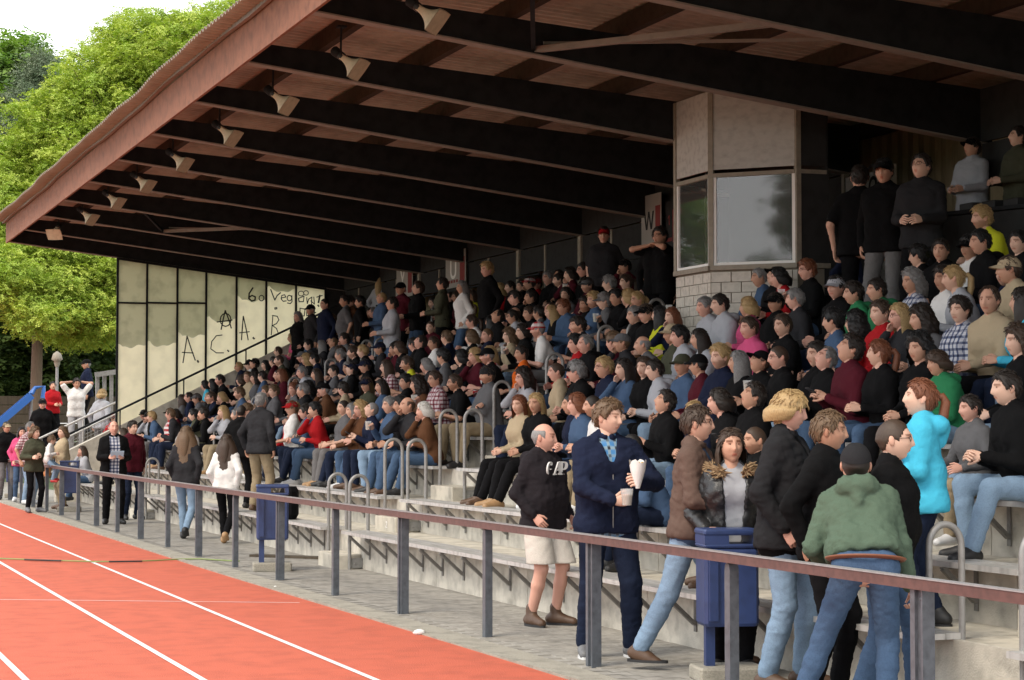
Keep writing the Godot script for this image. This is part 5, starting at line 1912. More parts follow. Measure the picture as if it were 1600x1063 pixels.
# ---------------------------------------------------------------- the seated crowd
func make_variants() -> void:
	var defs := [
		{"n": "with hands on knees", "hy": 12},
		{"n": "leaning on both knees", "lean": 26, "wl": Vector3(-0.05, 0.20, -0.44), "wr": Vector3(0.05, 0.20, -0.44), "hy": -8, "hp": -2, "curl": 0.9},
		{"n": "with folded arms", "lean": 4, "wl": Vector3(0.10, 0.26, -0.20), "wr": Vector3(-0.10, 0.29, -0.22), "hl": Vector3(-1, -0.5, 0), "hr_": Vector3(1, -0.5, 0), "hy": 22},
		{"n": "resting chin on one hand", "lean": 20, "wr": Vector3(0.07, 0.53, -0.30), "wl": Vector3(-0.02, 0.17, -0.40), "hr_": Vector3(0.6, -1, -0.2), "hy": 8, "hp": -6},
		{"n": "looking down at both hands", "lean": 14, "wl": Vector3(-0.06, 0.27, -0.36), "wr": Vector3(0.06, 0.27, -0.36), "hy": 5, "hp": -28},
		{"n": "leaning back with hands in lap", "lean": -3, "wl": Vector3(-0.06, 0.11, -0.27), "wr": Vector3(0.06, 0.11, -0.27), "hy": 34},
		{"n": "turned sideways", "lean": 8, "twist": 22, "hy": 52, "wl": Vector3(-0.18, 0.16, -0.34), "wr": Vector3(0.0, 0.14, -0.34)},
		{"n": "looking away down the stand", "lean": 10, "twist": -14, "hy": -32, "wl": Vector3(-0.10, 0.15, -0.36), "wr": Vector3(0.14, 0.16, -0.36)},
		{"n": "holding one hand up before the chest", "lean": 9, "wr": Vector3(0.12, 0.36, -0.30), "wl": Vector3(-0.14, 0.15, -0.36), "hy": 16},
		{"n": "with bare forearms on knees", "lean": 22, "wl": Vector3(-0.07, 0.20, -0.43), "wr": Vector3(0.07, 0.20, -0.42), "hy": 2, "sleeve": 0.38, "g": 0.010},
		{"n": "in short sleeves", "lean": 6, "wl": Vector3(-0.12, 0.14, -0.34), "wr": Vector3(0.12, 0.14, -0.34), "hy": 26, "sleeve": 0.38, "g": 0.010, "belly": 0.035},
		{"n": "in a hooded top", "lean": 18, "wl": Vector3(-0.05, 0.2, -0.40), "wr": Vector3(0.05, 0.2, -0.40), "hy": 10, "hood": true, "g": 0.020},
		{"n": "sitting upright", "fem": 1.0, "lean": 5, "hy": 20, "wl": Vector3(-0.06, 0.13, -0.32), "wr": Vector3(0.06, 0.13, -0.32)},
		{"n": "leaning forward", "fem": 1.0, "lean": 22, "hy": -6, "wl": Vector3(-0.04, 0.2, -0.42), "wr": Vector3(0.04, 0.2, -0.42)},
		{"n": "with a hand at the mouth", "fem": 1.0, "lean": 14, "hy": 12, "wr": Vector3(0.05, 0.53, -0.25), "wl": Vector3(0.0, 0.2, -0.30), "hr_": Vector3(0.6, -1, -0.1)},
		{"n": "turned towards a neighbour", "fem": 1.0, "lean": 6, "twist": 18, "hy": 48, "wl": Vector3(-0.1, 0.14, -0.32), "wr": Vector3(0.02, 0.14, -0.32)},
		{"n": "looking along the bench", "fem": 1.0, "lean": 9, "hy": -28, "hp": -6, "wl": Vector3(-0.08, 0.2, -0.34), "wr": Vector3(0.08, 0.2, -0.34)}]
	for k in defs.size():
		var d: Dictionary = defs[k]
		var f: float = d.get("fem", 0.0)
		d.fl = Vector3(-0.12 - 0.03 * (k % 3) + 0.03 * f, -0.312, -0.40 - 0.05 * (k % 4))
		d.fr = Vector3(0.12 + 0.02 * (k % 4) - 0.03 * f, -0.312, -0.52 + 0.06 * (k % 3))
		d.head = 0.95
		d.hy = d.get("hy", 0.0) - 14.0
		if f > 0.0: d.sc = 0.95; d.head = 0.92
		var p := new_pose(true, d)
		var o := {"cell": 0.0205, "g": d.get("g", 0.016 - 0.004 * f), "fem": f, "sd": k * 13 + 1, "sleeve": d.get("sleeve", 1.0), "hood": d.get("hood", false), "collar": k in [0, 2, 5, 6, 8], "belly": d.get("belly", 0.012 * (k % 3) * (1.0 - f)), "low": 0.02, "curl0": d.get("curl", 0.55), "curl1": d.get("curl", 0.6), "beard": 0.55 if k in [2, 9] else 0.0, "hres": 24, "hres2": 32}
		var b := make_body(p, o)
		b.note = d.n
		if k == 4:
			b.prop = "phone"
			b.prop_at = (p.wr[0] + p.wr[1]) * 0.5 + Vector3(0, 0.045, -0.085)
		if k == 8:
			b.prop = "cup"
			b.prop_at = p.wr[1] + Vector3(-0.03, 0.04, -0.08)
		b.fem = f
		b.sleeve = o.sleeve
		b.hood = o.hood
		seated.append(b)

const ORD := ["lowest", "second", "third", "fourth", "fifth", "sixth", "seventh", "eighth", "top"]
func zone(z: float) -> String:
	for k in 3:
		var a: Array = AISLES[k]
		var nm: String = ["near", "middle", "far"][k]
		if z > a[1] and z < a[1] + 1.6: return "just near of the %s aisle" % nm
		if z < a[0] and z > a[0] - 1.6: return "just past the %s aisle" % nm
	if z > -9.0: return "before the near aisle"
	if z > -15.5: return "towards the near aisle"
	if z > -22.0: return "below the booth"
	if z > -29.0: return "past the middle aisle"
	if z > -35.0: return "towards the far aisle"
	return "by the end wall"

const CROWD := [
	"221 652 k ds k -; 240 647 k ds k -; 260 646 s ds k -; 276 652 c ls - -; 203 652 k ds - -; 193 653 p ms - -",
	"191 672 m mL - f; 143 680 k ds - -; 155 680 t ys - -; 128 710 l mL - f; 241 629 k yL - f; 281 624 g mL - f",
	"296 623 n dr - -; 311 619 g ms g -; 324 627 k yL - f; 338 619 n ms - -; 350 621 k yB - f; 328 649 k dt - -",
	"347 654 l yL - f; 287 606 k ms - -; 284 595 k ms - -; 296 596 k ds - -; 309 587 c ms - -; 315 599 v ds - -",
	"328 593 a kB - f; 340 599 k kL - f; 353 597 k ds - -; 371 597 k mB - f; 383 596 t ls - -; 396 591 g dC - f",
	"338 578 k mW - f; 347 578 k ms - -; 358 578 k yL - f; 387 572 w ds k -; 399 569 k ds k -; 488 506 k ds - -",
	"497 502 k ds - -; 526 477 u lt - -; 537 492 k ds - -; 430 524 k dt - -; 452 520 k yL - f; 463 522 p yL - f",
	"479 533 k lt - -; 498 520 k ks - -; 405 547 k ms - -; 414 545 k mr - -; 429 541 k dL - f; 443 540 k mr - -",
	"455 545 r ds k -; 469 545 b gs - -; 427 560 m dc - -; 530 553 n mC - f; 498 559 n kT - f; 513 520 n ks - -",
	"532 524 b ds - -; 447 586 m aL - f; 479 583 l gs - -; 502 585 k mL - f; 537 571 g gs - -; 550 578 k ds n -",
	"457 606 g aB - f; 474 613 c kC - f; 513 611 u gc k -; 490 623 b ds - -; 572 492 k ds - -; 602 500 k ds - -",
	"588 523 u r0 - -; 638 493 m ds - -; 652 497 v dr - -; 657 482 k mt - -; 645 469 e ms - -; 680 468 k ds - -",
	"693 467 k ds - -; 689 490 k kt - -; 707 483 k ds - -; 686 511 m ds g -; 700 534 n lr - -; 670 523 w ms - -",
	"653 525 k ds - -; 635 539 k mB - f; 653 539 k ds - -; 610 546 k ds - -; 620 548 m dB - f; 718 454 m ms - -",
	"731 457 y mL - f; 748 477 k ms - -; 764 472 g mB - f; 737 493 x gs t -; 746 500 w mT - f; 762 492 m kL - f",
	"775 487 k dr - -; 787 500 t r0 - -; 757 444 n kt - -; 778 438 r yL - f; 799 429 k ds - -; 816 443 k ds - -",
	"836 434 r ds r -; 848 430 k ds s -; 804 467 k ds k -; 818 463 k ds - -; 834 465 k ds - -; 817 487 l ds - -",
	"831 496 k ms - -; 812 519 k dB - -; 845 477 g ds - -; 806 543 o ds - -; 773 556 k gc k -; 746 561 m yB - f",
	"760 556 s yL - f; 719 567 k kB - f; 646 561 y ms - -; 630 565 g ms - -; 616 576 x mL - f; 572 580 k ds n -",
	"560 548 k mt - -; 566 596 v mL n f; 724 596 k ms - -; 763 594 g ms d -; 806 586 l dC - f; 680 600 x ms - -",
	"652 612 k yC - f; 661 596 u dC - f; 853 411 k gs - -; 874 409 k ds - -; 900 415 k ds - -; 938 418 k gt - -",
	"964 415 u mL - f; 984 413 m ds k -; 866 429 k dr - -; 881 429 m dB - f; 998 434 k gt - -; 949 436 k gt - -",
	"1020 424 k dL - f; 877 457 g dB - f; 897 470 k dt - -; 857 469 b mr - -; 866 485 k yL - f; 890 490 b at - -",
	"907 516 k kt - -; 855 505 w gc s -; 897 546 r kt - -; 915 538 k gr - -; 944 507 c dt - -; 965 504 k gs - -",
	"994 502 y kL - f; 982 472 k ks - -; 998 462 k yB - f; 1012 464 k yT - f; 982 504 k ms k -; 1024 528 g 00 - -",
	"1043 524 v gc t -; 1034 490 n aL - f; 1075 453 t dr - -; 1118 450 b ms - -; 1074 510 l kt - -; 1098 544 m kc k -",
	"1060 579 b gc v -; 1019 573 l ds - -; 993 585 b dL - f; 1005 580 k mL - f; 1109 579 n yt - -; 1147 477 p yB - f",
	"1139 492 l ds - -; 905 608 n kc - -; 807 639 t aL - f; 832 639 k yL - f; 935 635 w dc - -; 916 640 b aB - f",
	"1007 658 b kc - -; 1039 632 k dt - -; 1262 404 k at - -; 1281 427 n gs - -; 1301 419 n dr - -; 1252 437 r kB - f",
	"1224 438 k ks k -; 1206 433 b gs - -; 1335 424 k kt - -; 1362 409 c dt - -; 1346 378 n yC - f; 1366 382 k dr - -",
	"1388 397 c ds k -; 1413 391 k kt - -; 1308 466 k ks l -; 1350 447 e dt - -; 1369 460 e ds - -; 1418 444 q gW - f",
	"1446 409 k ds - -; 1465 368 o gs r -; 1448 373 k yC - f; 1548 363 k ks - -; 1578 364 k ks - -; 1479 445 w dt - -",
	"1510 446 l yT - f; 1464 481 g dC - f; 1421 509 c yL - f; 1485 501 q dt - -; 1528 501 t mr - -; 1583 539 k mW - f",
	"1429 555 k kC - f; 1469 565 e mM - i; 1515 577 g ds - i; 1342 552 k aT - f; 1284 573 k gr - -; 1230 570 k mc - -",
	"1590 446 a dL - f; 1597 480 r mr - -; 1548 340 y yt - -; 1604 381 w ms - -; 1600 416 t ms t -; 1182 480 k ds k -",
	"1168 684 k mc - -; 1155 590 k dt - -; 1240 580 k ds - -; 1195 575 k r0 k -; 1150 630 k dB - f; 1112 590 n ys - i",
	"1330 560 m dt - -; 1130 462 l gs - -; 1195 445 b ks - -; 1170 510 p ms - -; 1592 590 k ds - -; 1560 440 n ds - -",
	"1395 470 r ms - -; 378 637 k gs - -; 467 606 c kC - f; 443 629 r yt - -; 453 632 w ls r -; 492 649 r kt - f",
	"605 632 b gs - -; 627 634 k kt - -; 645 642 c r0 - -; 667 640 u hB - f",
]

func build_crowd() -> void:
	var r := RandomNumberGenerator.new()
	r.seed = 2014
	var seats: Array = []
	for line in CROWD:
		for e in line.split("; "):
			var q: PackedStringArray = e.split(" ")
			var u := float(q[0]); var v := float(q[1])
			var d := ray(u, v)
			var sl := RISE / RUN          # the sloping sheet in which seated heads lie
			var t := (BH + 0.755 - sl * (BX + 0.07) - CAMH) / (d.y - sl * d.x)
			var x := d.x * t
			var i := clampi(roundi((x - BX - 0.07) / RUN), 0, ROWS - 1)
			var p := on_x(u, v, BX + 0.07 + RUN * i)
			if p.z > -8.0 or p.z < -43.4: continue
			seats.append({"i": i, "z": p.z, "top": q[2], "hair": q[3], "cap": q[4], "fl": q[5], "listed": true})
	# people the photograph shows only as heads between the others
	var total := seats.size()
	var free: Array = []
	for i in range(2, ROWS):
		var z := -42.8
		while z < -10.6:
			free.append([i, z + r.randf_range(-0.06, 0.06)])
			z += 0.5
	for k in free.size():      # seeded shuffle
		var j := r.randi_range(0, free.size() - 1)
		var tmp = free[k]
		free[k] = free[j]
		free[j] = tmp
	free.sort_custom(func(a, b): return (a[0] >= 5) and not (b[0] >= 5))
	for f in free:
		if total >= 312: break
		var i: int = f[0]
		var z: float = f[1]
		if in_aisle(z + 0.3) or in_aisle(z - 0.3) or in_aisle(z): continue
		if i >= 5 and z > -21.8 and z < -18.6: continue
		if i < 3 and z > -24.0: continue
		if i >= 7 and z > -19.0: continue
		var ok := true
		for s in seats:
			if s.i == i and absf(s.z - z) < 0.46: ok = false
		if not ok: continue
		var fem := r.randf() < 0.33
		seats.append({"i": i, "z": z, "top": "kkkkkcccnnnggbbuvmlwt"[r.randi() % 21], "hair": ("dmkdylg"[r.randi() % 7] + ("LLBTW"[r.randi() % 5] if fem else "sscrtt"[r.randi() % 6])), "cap": "-" if r.randf() < 0.85 or fem else "kng"[r.randi() % 3], "fl": "f" if fem else "-", "listed": false})
		total += 1
	# keep neighbours on one bench apart, and nobody in an aisle
	for i in ROWS:
		var row: Array = seats.filter(func(s): return s.i == i)
		row.sort_custom(func(a, b): return a.z < b.z)
		for pass_ in 12:
			for k in row.size() - 1:
				var gap: float = row[k + 1].z - row[k].z
				if gap < 0.43:
					row[k].z -= (0.43 - gap) * 0.5
					row[k + 1].z += (0.43 - gap) * 0.5
			for s in row:
				for a in AISLES:
					if s.z > a[0] - 0.25 and s.z < a[1] + 0.25:
						s.z = a[0] - 0.27 if s.z < (a[0] + a[1]) * 0.5 else a[1] + 0.27
				s.z = clampf(s.z, -43.35, -6.0)
	var legs := ["jean", "jean", "dark", "black", "black", "pale", "khaki", "grey", "jean", "dark"]
	var shoes := ["black", "brown", "grey", "white", "black", "tan"]
	seats = seats.filter(func(s):
		for q in stand_spots:
			if absf(q.z - s.z) < 0.36 and absf(q.x - (BX + 0.1 + RUN * s.i)) < 0.5: return false
		return true)
	for s in seats:
		var fem: bool = s.fl == "f"
		var vi: int
		if fem: vi = 12 + r.randi() % 5
		else:
			vi = r.randi() % 12
			if s.top in ["w", "y", "o"] and s.fl != "i": vi = 9 + r.randi() % 2
			elif s.top in ["e", "l"]: vi = 11
		var body: Dictionary = seated[vi]
		var i: int = s.i
		var pos := Vector3(BX + 0.19 + RUN * i + r.randf_range(-0.03, 0.03), seat_h(i) + 0.0, s.z)
		var cd: String = s.hair[0]
		var stl: String = STYLES[s.hair[1]]
		var w := {"skin": r.randi() % 5, "top": cloth(s.top), "legs": lower(legs[r.randi() % 10]), "shoes": shoe(shoes[r.randi() % 6]), "hair": hair_mat(cd if cd != "0" else "g"), "style": stl}
		w.top_name = "shirt" if body.sleeve < 1.0 else ("hooded_top" if body.hood else "jacket")
		var hp: String = "%s %s hair" % [{"short": "short", "crop": "cropped", "thick": "full", "recede": "receding", "ring": "thin", "long": "long", "tail": "tied back", "bob": "chin length", "curly": "curly", "wavy": "wavy", "mop": "floppy"}[stl], HAIRS[cd][3]]
		if cd == "0" or stl == "ring": hp = "a bald head"
		if s.cap != "-":
			w.cap = cloth(s.cap)
			if s.cap == "d": w.cap_style = "beanie"; hp = "a dark beanie"
			else: hp = "a %s cap" % TOPS[s.cap][3]
		if r.randf() < 0.16: w.glasses = true
		var what: String = "%s %s" % [TOPS[s.top][3], ("hooded top" if body.hood else ("shirt" if body.sleeve < 1.0 else "jacket"))]
		var lab := "person in %s, %s, %s bench, %s" % [what, hp, ORD[i], zone(s.z)]
		if used.has(lab) and (lab + " " + body.note).split(" ").size() < 17: lab += ", " + body.note
		if lab.split(" ").size() > 16: lab = lab.replace("just ", "").replace("towards the ", "near ")
		used[lab] = 1
		var t := thing("person", lab, "person", pos, PI / 2 + r.randf_range(-0.28, 0.12), "spectators seated on the benches")
		var sc := r.randf_range(0.91, 1.0) * (0.86 if s.fl == "i" else 1.0)
		t.scale = Vector3(sc * r.randf_range(0.94, 1.06), sc, sc)
		wear(t, body, w)
		people += 1
		if body.has("prop"):
			var c := thing("phone" if body.prop == "phone" else "drink_cup", "dark phone in the hands of a seated spectator looking down" if body.prop == "phone" else "pale cup held up by a seated spectator", "phone" if body.prop == "phone" else "cup", t.to_global(body.prop_at), t.rotation.y, "phones held in the crowd" if body.prop == "phone" else "cups held in the crowd")
			var m := MB.new()
			if body.prop == "phone":
				m.chamfer_box(Vector3(-0.036, -0.004, -0.07), Vector3(0.036, 0.005, 0.07), 0.004)
				part("case", m, MT.black, c)
				c.rotation.x = 0.5
			else:
				m.tube([Vector3(0, -0.05, 0), Vector3(0, 0.065, 0)], [0.032, 0.043], 12, false)
				part("cup_wall", m, MT.cup_clear, c)
				m = MB.new()
				m.tube([Vector3(0, -0.046, 0), Vector3(0, 0.035, 0)], [0.030, 0.038], 12)
				part("drink", m, mat("cola", Color(0.30, 0.22, 0.14), 0.2), c)

# ---------------------------------------------------------------- standing people
func facing(deg: float) -> float:      # 0 looks at the camera's side of the place, 90 to the right, 180 into the stand
	return deg_to_rad(159.4 + deg)

func stand(label: String, at: Vector3, face: float, po: Dictionary, bo: Dictionary, w: Dictionary, group := "") -> Node3D:
	var p := new_pose(false, po)
	bo.fem = po.get("fem", 0.0)
	var b := make_body(p, bo)
	var t := thing("person", label, "person", at, facing(face), group)
	wear(t, b, w)
	stand_spots.append(at)
	t.set_meta("wr0", p.wr[0]); t.set_meta("wr1", p.wr[1])
	people += 1
	return t

func v_neck(p: Dictionary, top_w: float, low_y: float, low_w: float) -> Callable:      # opening at the front of a jacket, in the chest's frame
	var inv: Transform3D = Transform3D(p.cb, p.chest).affine_inverse()
	return func(q: Vector3) -> float:
		var l: Vector3 = inv * q
		var w := lerpf(low_w, top_w, clampf((l.y - low_y) / (0.2 - low_y), 0, 1))
		return maxf(maxf(absf(l.x) - w, l.z + 0.015), low_y - l.y)

func build_heroes() -> void:
	var g := func(u, v):
		var q := on_y(u, v, 0.005)
		if q.x > 6.05: q *= 6.05 / q.x
		q.y = 0.005
		return q
	var skinny := 0.014
	# bald man in a dark hooded top and white shorts
	var po := {"sc": 0.96, "hy": 26, "hp": 2, "lean": -1, "wl": Vector3(-0.25, 0.0, -0.10), "wr": Vector3(0.22, 0.02, -0.10), "fl": Vector3(-0.10, 0.085, -0.05), "fr": Vector3(0.11, 0.085, 0.03)}
	var t := stand("bald man in dark lettered hooded top, white shorts and brown boots", g.call(848, 962), 48, po, {"cell": 0.013, "g": 0.020, "belly": 0.04, "low": -0.06, "hem": -0.11, "hood": true, "skin_cell": 1.1, "shorts": 0.49, "lg": 0.022, "lfold": 0.004, "boots": true, "sd": 5, "hres": 40, "hres2": 52, "fold": 0.011, "curl0": 0.6},
		{"skin": 4, "top": mat("fadedblack", Color(0.020, 0.017, 0.020), 0.92, {"spec": 0.22, "tex": noise_tex(0.28, 0.8, 1.16, 3, 256, 51), "scale": 2.2, "world": false}), "legs": lower("stone"), "shoes": shoe("brown"), "style": "ring", "hair": hair_mat("g"), "top_name": "hooded_top", "legs_name": "shorts"})
	var fo := SystemFont.new()
	fo.font_names = PackedStringArray(["Droid Serif"])
	fo.font_weight = 700
	for k in 3:
		for edge in 1:
			var tm := TextMesh.new()
			tm.text = "GAP"[k]; tm.font = fo; tm.font_size = 64; tm.depth = 0.012
			tm.pixel_size = 0.00235 if edge == 0 else 0.0019
			var x: float = [0.088, 0.0, -0.082][k]
			var l := part("chest_letter", tm, cloth("w") if edge == 0 else cloth("n"), t, Vector3(x, 1.295, -0.168 + 2.2 * x * x - 0.004 * edge))
			l.rotation = Vector3(deg_to_rad(6), PI + x * 3.2, 0)
	# young man in navy fleece over plaid shirt
	po = {"sc": 1.06, "hy": 38, "hp": 2, "lean": 0, "wl": Vector3(-0.13, 0.24, -0.30), "wr": Vector3(0.05, 0.13, -0.32), "hl": Vector3(-1, -0.6, 0.3), "hr_": Vector3(1, -0.5, 0.4), "fl": Vector3(-0.17, 0.085, -0.06), "fr": Vector3(0.15, 0.085, 0.04)}
	var pp := new_pose(false, po)
	t = stand("young man in navy fleece over a plaid shirt holding a cup and a paper cone", g.call(948, 1027), 14, po, {"cell": 0.013, "g": 0.024, "belly": 0.02, "low": -0.05, "hem": -0.10, "collar": true, "wedge": v_neck(pp, 0.075, 0.02, 0.018), "shirt": true, "lg": 0.014, "sd": 9, "hres": 40, "hres2": 52, "fold": 0.010, "curl0": 0.95, "curl1": 0.9, "pm0": Vector3(1, 0, -0.3), "pm1": Vector3(-0.6, 0.1, 0.7), "tv0": Vector3(0, 1, 0), "tv1": Vector3(0, 1, 0), "hd0": Vector3(0.5, 0.25, -0.8), "hd1": Vector3(-1, 0.05, -0.25)},
		{"skin": 2, "top": mat("fleece", Color(0.014, 0.019, 0.042), 0.98, {"spec": 0.22, "tex": noise_tex(0.2, 0.6, 1.5, 3, 256, 81), "scale": 3.0, "world": false, "bump": bump_tex(0.2, 82, 5.0), "bscale": 0.8}), "shirt": cloth("plaid"), "legs": lower("dark"), "shoes": shoe("grey"), "style": "thick", "hair": hair_mat("l"), "top_name": "fleece_jacket"})
	var zp := MB.new()
	zp.tube([pp.chest + Vector3(-0.004, 0.01, -0.150), pp.waist + Vector3(-0.004, 0.02, -0.158), pp.pel + Vector3(-0.004, -0.06, -0.152)], 0.004, 5)
	part("zip", zp, MT.galv, t)
	zp = MB.new()
	zp.tube([pp.neck + Vector3(0.075, -0.05, -0.085), pp.neck + Vector3(0.09, -0.11, -0.125), pp.neck + Vector3(0.088, -0.20, -0.138)], 0.004, 5)
	part("drawstring", zp, mat("cord_blue", Color(0.02, 0.06, 0.35), 0.7), t)
	hold_cup(t, t.get_meta("wr1") + Vector3(-0.085, 0.02, -0.05))
	hold_cone(t, t.get_meta("wr0") + Vector3(0.03, 0.06, -0.085))
	# man in brown jacket with glasses walking
	po = {"sc": 1.03, "hy": 8, "hp": -4, "lean": 4, "wl": Vector3(-0.12, 0.16, -0.30), "wr": Vector3(0.14, 0.15, -0.30), "fl": Vector3(-0.11, 0.085, -0.26), "fr": Vector3(0.10, 0.12, 0.34), "tr": Vector3(0.1, -0.35, -1.0)}
	pp = new_pose(false, po)
	stand("man with glasses in an open brown jacket and pale jeans walking behind the fence", g.call(1080, 1046), 72, po, {"cell": 0.014, "g": 0.020, "low": -0.03, "hem": -0.07, "collar": true, "wedge": v_neck(pp, 0.06, -0.5, 0.03), "shirt": true, "lg": 0.008, "sd": 12, "hres": 36, "hres2": 48, "fold": 0.010},
		{"skin": 0, "top": mat("brownjacket", Color(0.115, 0.075, 0.06), 0.85, {"spec": 0.22, "tex": noise_tex(0.28, 0.8, 1.16, 3, 256, 51), "scale": 2.0, "world": false}), "shirt": cloth("b"), "legs": lower("pale"), "shoes": shoe("brown"), "style": "short", "hair": hair_mat("m"), "glasses": true})
	# young woman in leather jacket
	po = {"sc": 0.93, "fem": 1.0, "head": 0.95, "hy": 6, "hp": -8, "lean": 2, "wl": Vector3(-0.20, 0.04, -0.10), "wr": Vector3(0.2, 0.10, -0.16), "fl": Vector3(-0.09, 0.085, -0.03), "fr": Vector3(0.09, 0.085, 0.02)}
	pp = new_pose(false, po)
	t = stand("young woman with long brown hair in a black leather jacket with fur collar", g.call(1143, 1046), 4, po, {"cell": 0.013, "g": 0.022, "low": -0.03, "hem": -0.07, "wedge": v_neck(pp, 0.085, -0.5, 0.035), "shirt": true, "lg": 0.006, "sd": 15, "hres": 38, "hres2": 48, "fold": 0.010},
		{"skin": 1, "top": mat("leather", Color(0.014, 0.014, 0.015), 0.38, {"bump": bump_tex(0.15, 91, 4.0), "bscale": 0.5, "scale": 3.0, "world": false}), "shirt": cloth("l"), "legs": lower("black"), "shoes": shoe("black"), "style": "long", "hair": hair_mat("m")})
	fur_collar(t, pp)
	# tall blond man in charcoal knitted jacket
	po = {"sc": 1.08, "hy": 10, "hp": 3, "lean": 2, "wl": Vector3(-0.24, 0.02, -0.06), "wr": Vector3(0.23, 0.0, -0.08), "fl": Vector3(-0.12, 0.085, -0.08), "fr": Vector3(0.12, 0.085, 0.08)}
	pp = new_pose(false, po)
	t = stand("tall man with straw blond hair in a charcoal knit jacket and faded jeans", g.call(1226, 1074), 66, po, {"cell": 0.013, "g": 0.027, "belly": 0.025, "low": -0.08, "hem": -0.13, "collar": true, "wedge": v_neck(pp, 0.06, 0.0, 0.03), "shirt": true, "lg": 0.010, "sd": 18, "hres": 40, "hres2": 52, "fold": 0.010, "curl1": 0.8},
		{"skin": 4, "top": mat("knit", Color(0.022, 0.022, 0.024), 0.97, {"spec": 0.22, "tex": noise_tex(0.3, 0.65, 1.4, 2, 256, 83), "scale": 3.0, "world": false, "bump": bump_tex(0.35, 84, 5.0), "bscale": 0.7}), "shirt": cloth("k"), "legs": lower("pale"), "shoes": shoe("brown"), "style": "mop", "hair": hair_mat("y"), "top_name": "knit_jacket"})
	# man in black jacket behind him
	po = {"sc": 1.0, "hy": 14, "lean": 2, "wl": Vector3(-0.23, -0.02, 0.06), "wr": Vector3(0.22, 0.0, 0.04), "fl": Vector3(-0.1, 0.085, -0.05), "fr": Vector3(0.1, 0.085, 0.05)}
	stand("tanned man with short fair hair in a black jacket beside the blond man", g.call(1290, 1086), 62, po, {"cell": 0.016, "g": 0.026, "low": -0.04, "hem": -0.1, "collar": true, "sd": 21, "hres": 36, "hres2": 46},
		{"skin": 3, "top": cloth("k"), "legs": lower("black"), "shoes": shoe("black"), "style": "short", "hair": hair_mat("l")})
	# man in green hooded top bending over the rail
	po = {"sc": 0.955, "head": 1.0, "lean": 33, "side": 6, "hp": -8, "hy": 4, "shift": Vector3(0.02, -0.03, 0.12), "wl": Vector3(-0.25, 0.0, -0.36), "wr": Vector3(0.25, -0.12, -0.26), "hl": Vector3(-0.35, 0.2, 1), "hr_": Vector3(0.35, 0.0, 1), "fl": Vector3(-0.36, 0.085, 0.02), "fr": Vector3(0.12, 0.085, 0.16)}
	t = stand("man in green hooded top and backwards cap bending forward by the fence", on_y(1350, 1134, 0.005), 168, po, {"cell": 0.013, "g": 0.020, "belly": 0.01, "low": 0.11, "hem": 0.07, "hood": true, "lg": 0.006, "sd": 25, "hres": 34, "hres2": 44, "fold": 0.011, "curl0": 0.9, "curl1": 0.9},
		{"skin": 0, "top": mat("sage", Color(0.085, 0.125, 0.088), 0.93, {"spec": 0.22, "tex": noise_tex(0.28, 0.8, 1.16, 3, 256, 51), "scale": 2.0, "world": false}), "legs": lower("jean"), "shoes": shoe("brown"), "style": "crop", "hair": hair_mat("d"), "cap": cloth("d"), "top_name": "hooded_top"})
	belt(t, new_pose(false, po))
	# man in black sweater with glasses
	po = {"sc": 0.97, "hy": 10, "hp": -2, "lean": 5, "wl": Vector3(-0.24, -0.02, 0.02), "wr": Vector3(0.24, 0.0, -0.04), "fl": Vector3(-0.1, 0.085, -0.16), "fr": Vector3(0.1, 0.085, 0.14)}
	stand("man with glasses in a black sweater and blue jeans beside the green hooded man", g.call(1384, 1080), 68, po, {"cell": 0.015, "g": 0.020, "belly": 0.035, "low": -0.04, "hem": -0.09, "lg": 0.014, "sd": 28, "hres": 36, "hres2": 48, "fold": 0.010},
		{"skin": 2, "top": cloth("k"), "legs": lower("jean"), "shoes": shoe("black"), "style": "crop", "hair": hair_mat("m"), "glasses": true, "top_name": "sweater"})
	# man reading a leaflet by the far fence
	po = {"sc": 1.0, "hy": 4, "hp": -6, "lean": 1, "wl": Vector3(-0.12, 0.20, -0.30), "wr": Vector3(0.12, 0.20, -0.30)}
	pp = new_pose(false, po)
	t = stand("man in black jacket over a checked shirt holding a pale leaflet", g.call(176, 819), 20, po, {"cell": 0.017, "g": 0.026, "belly": 0.02, "low": -0.06, "hem": -0.12, "collar": true, "wedge": v_neck(pp, 0.085, -0.5, 0.075), "shirt": true, "sd": 35, "hres": 30, "hres2": 40},
		{"skin": 4, "top": cloth("k"), "shirt": cloth("q"), "legs": lower("black"), "shoes": shoe("black"), "style": "ring", "hair": hair_mat("g")})
	var lf := MB.new()
	lf.box(Transform3D(Basis(Vector3.RIGHT, 0.9), Vector3.ZERO), Vector3(0.22, 0.004, 0.15))
	var lo := part("leaflet", lf, mat("leaflet", Color(0.45, 0.58, 0.72), 0.6), null, t.to_global(Vector3(0.0, 1.17, -0.40)))
	lo.rotation.y = t.rotation.y
	tag(lo, "pale blue leaflet held by the man in the black jacket", "leaflet")
	# woman in aqua hooded jacket
	po = {"sc": 0.87, "fem": 1.0, "head": 0.95, "hy": 8, "hp": -10, "lean": 5, "wl": Vector3(-0.10, 0.16, -0.28), "wr": Vector3(0.12, 0.16, -0.28), "fl": Vector3(-0.09, 0.085, -0.05), "fr": Vector3(0.09, 0.085, 0.05)}
	var ap := on_x(1450, 640, 6.75)
	t = stand("woman with auburn ponytail in an aqua blue hooded jacket", Vector3(6.75, tread_h(1) - 0.005, ap.z), -104, po, {"cell": 0.014, "g": 0.028, "low": -0.05, "hem": -0.10, "hood": true, "lg": 0.0, "sd": 31, "hres": 36, "hres2": 46, "fold": 0.006}, {"skin": 2, "top": cloth("a"), "legs": lower("dark"), "shoes": shoe("black"), "style": "tail", "hair": hair_mat("a"), "top_name": "hooded_jacket"})

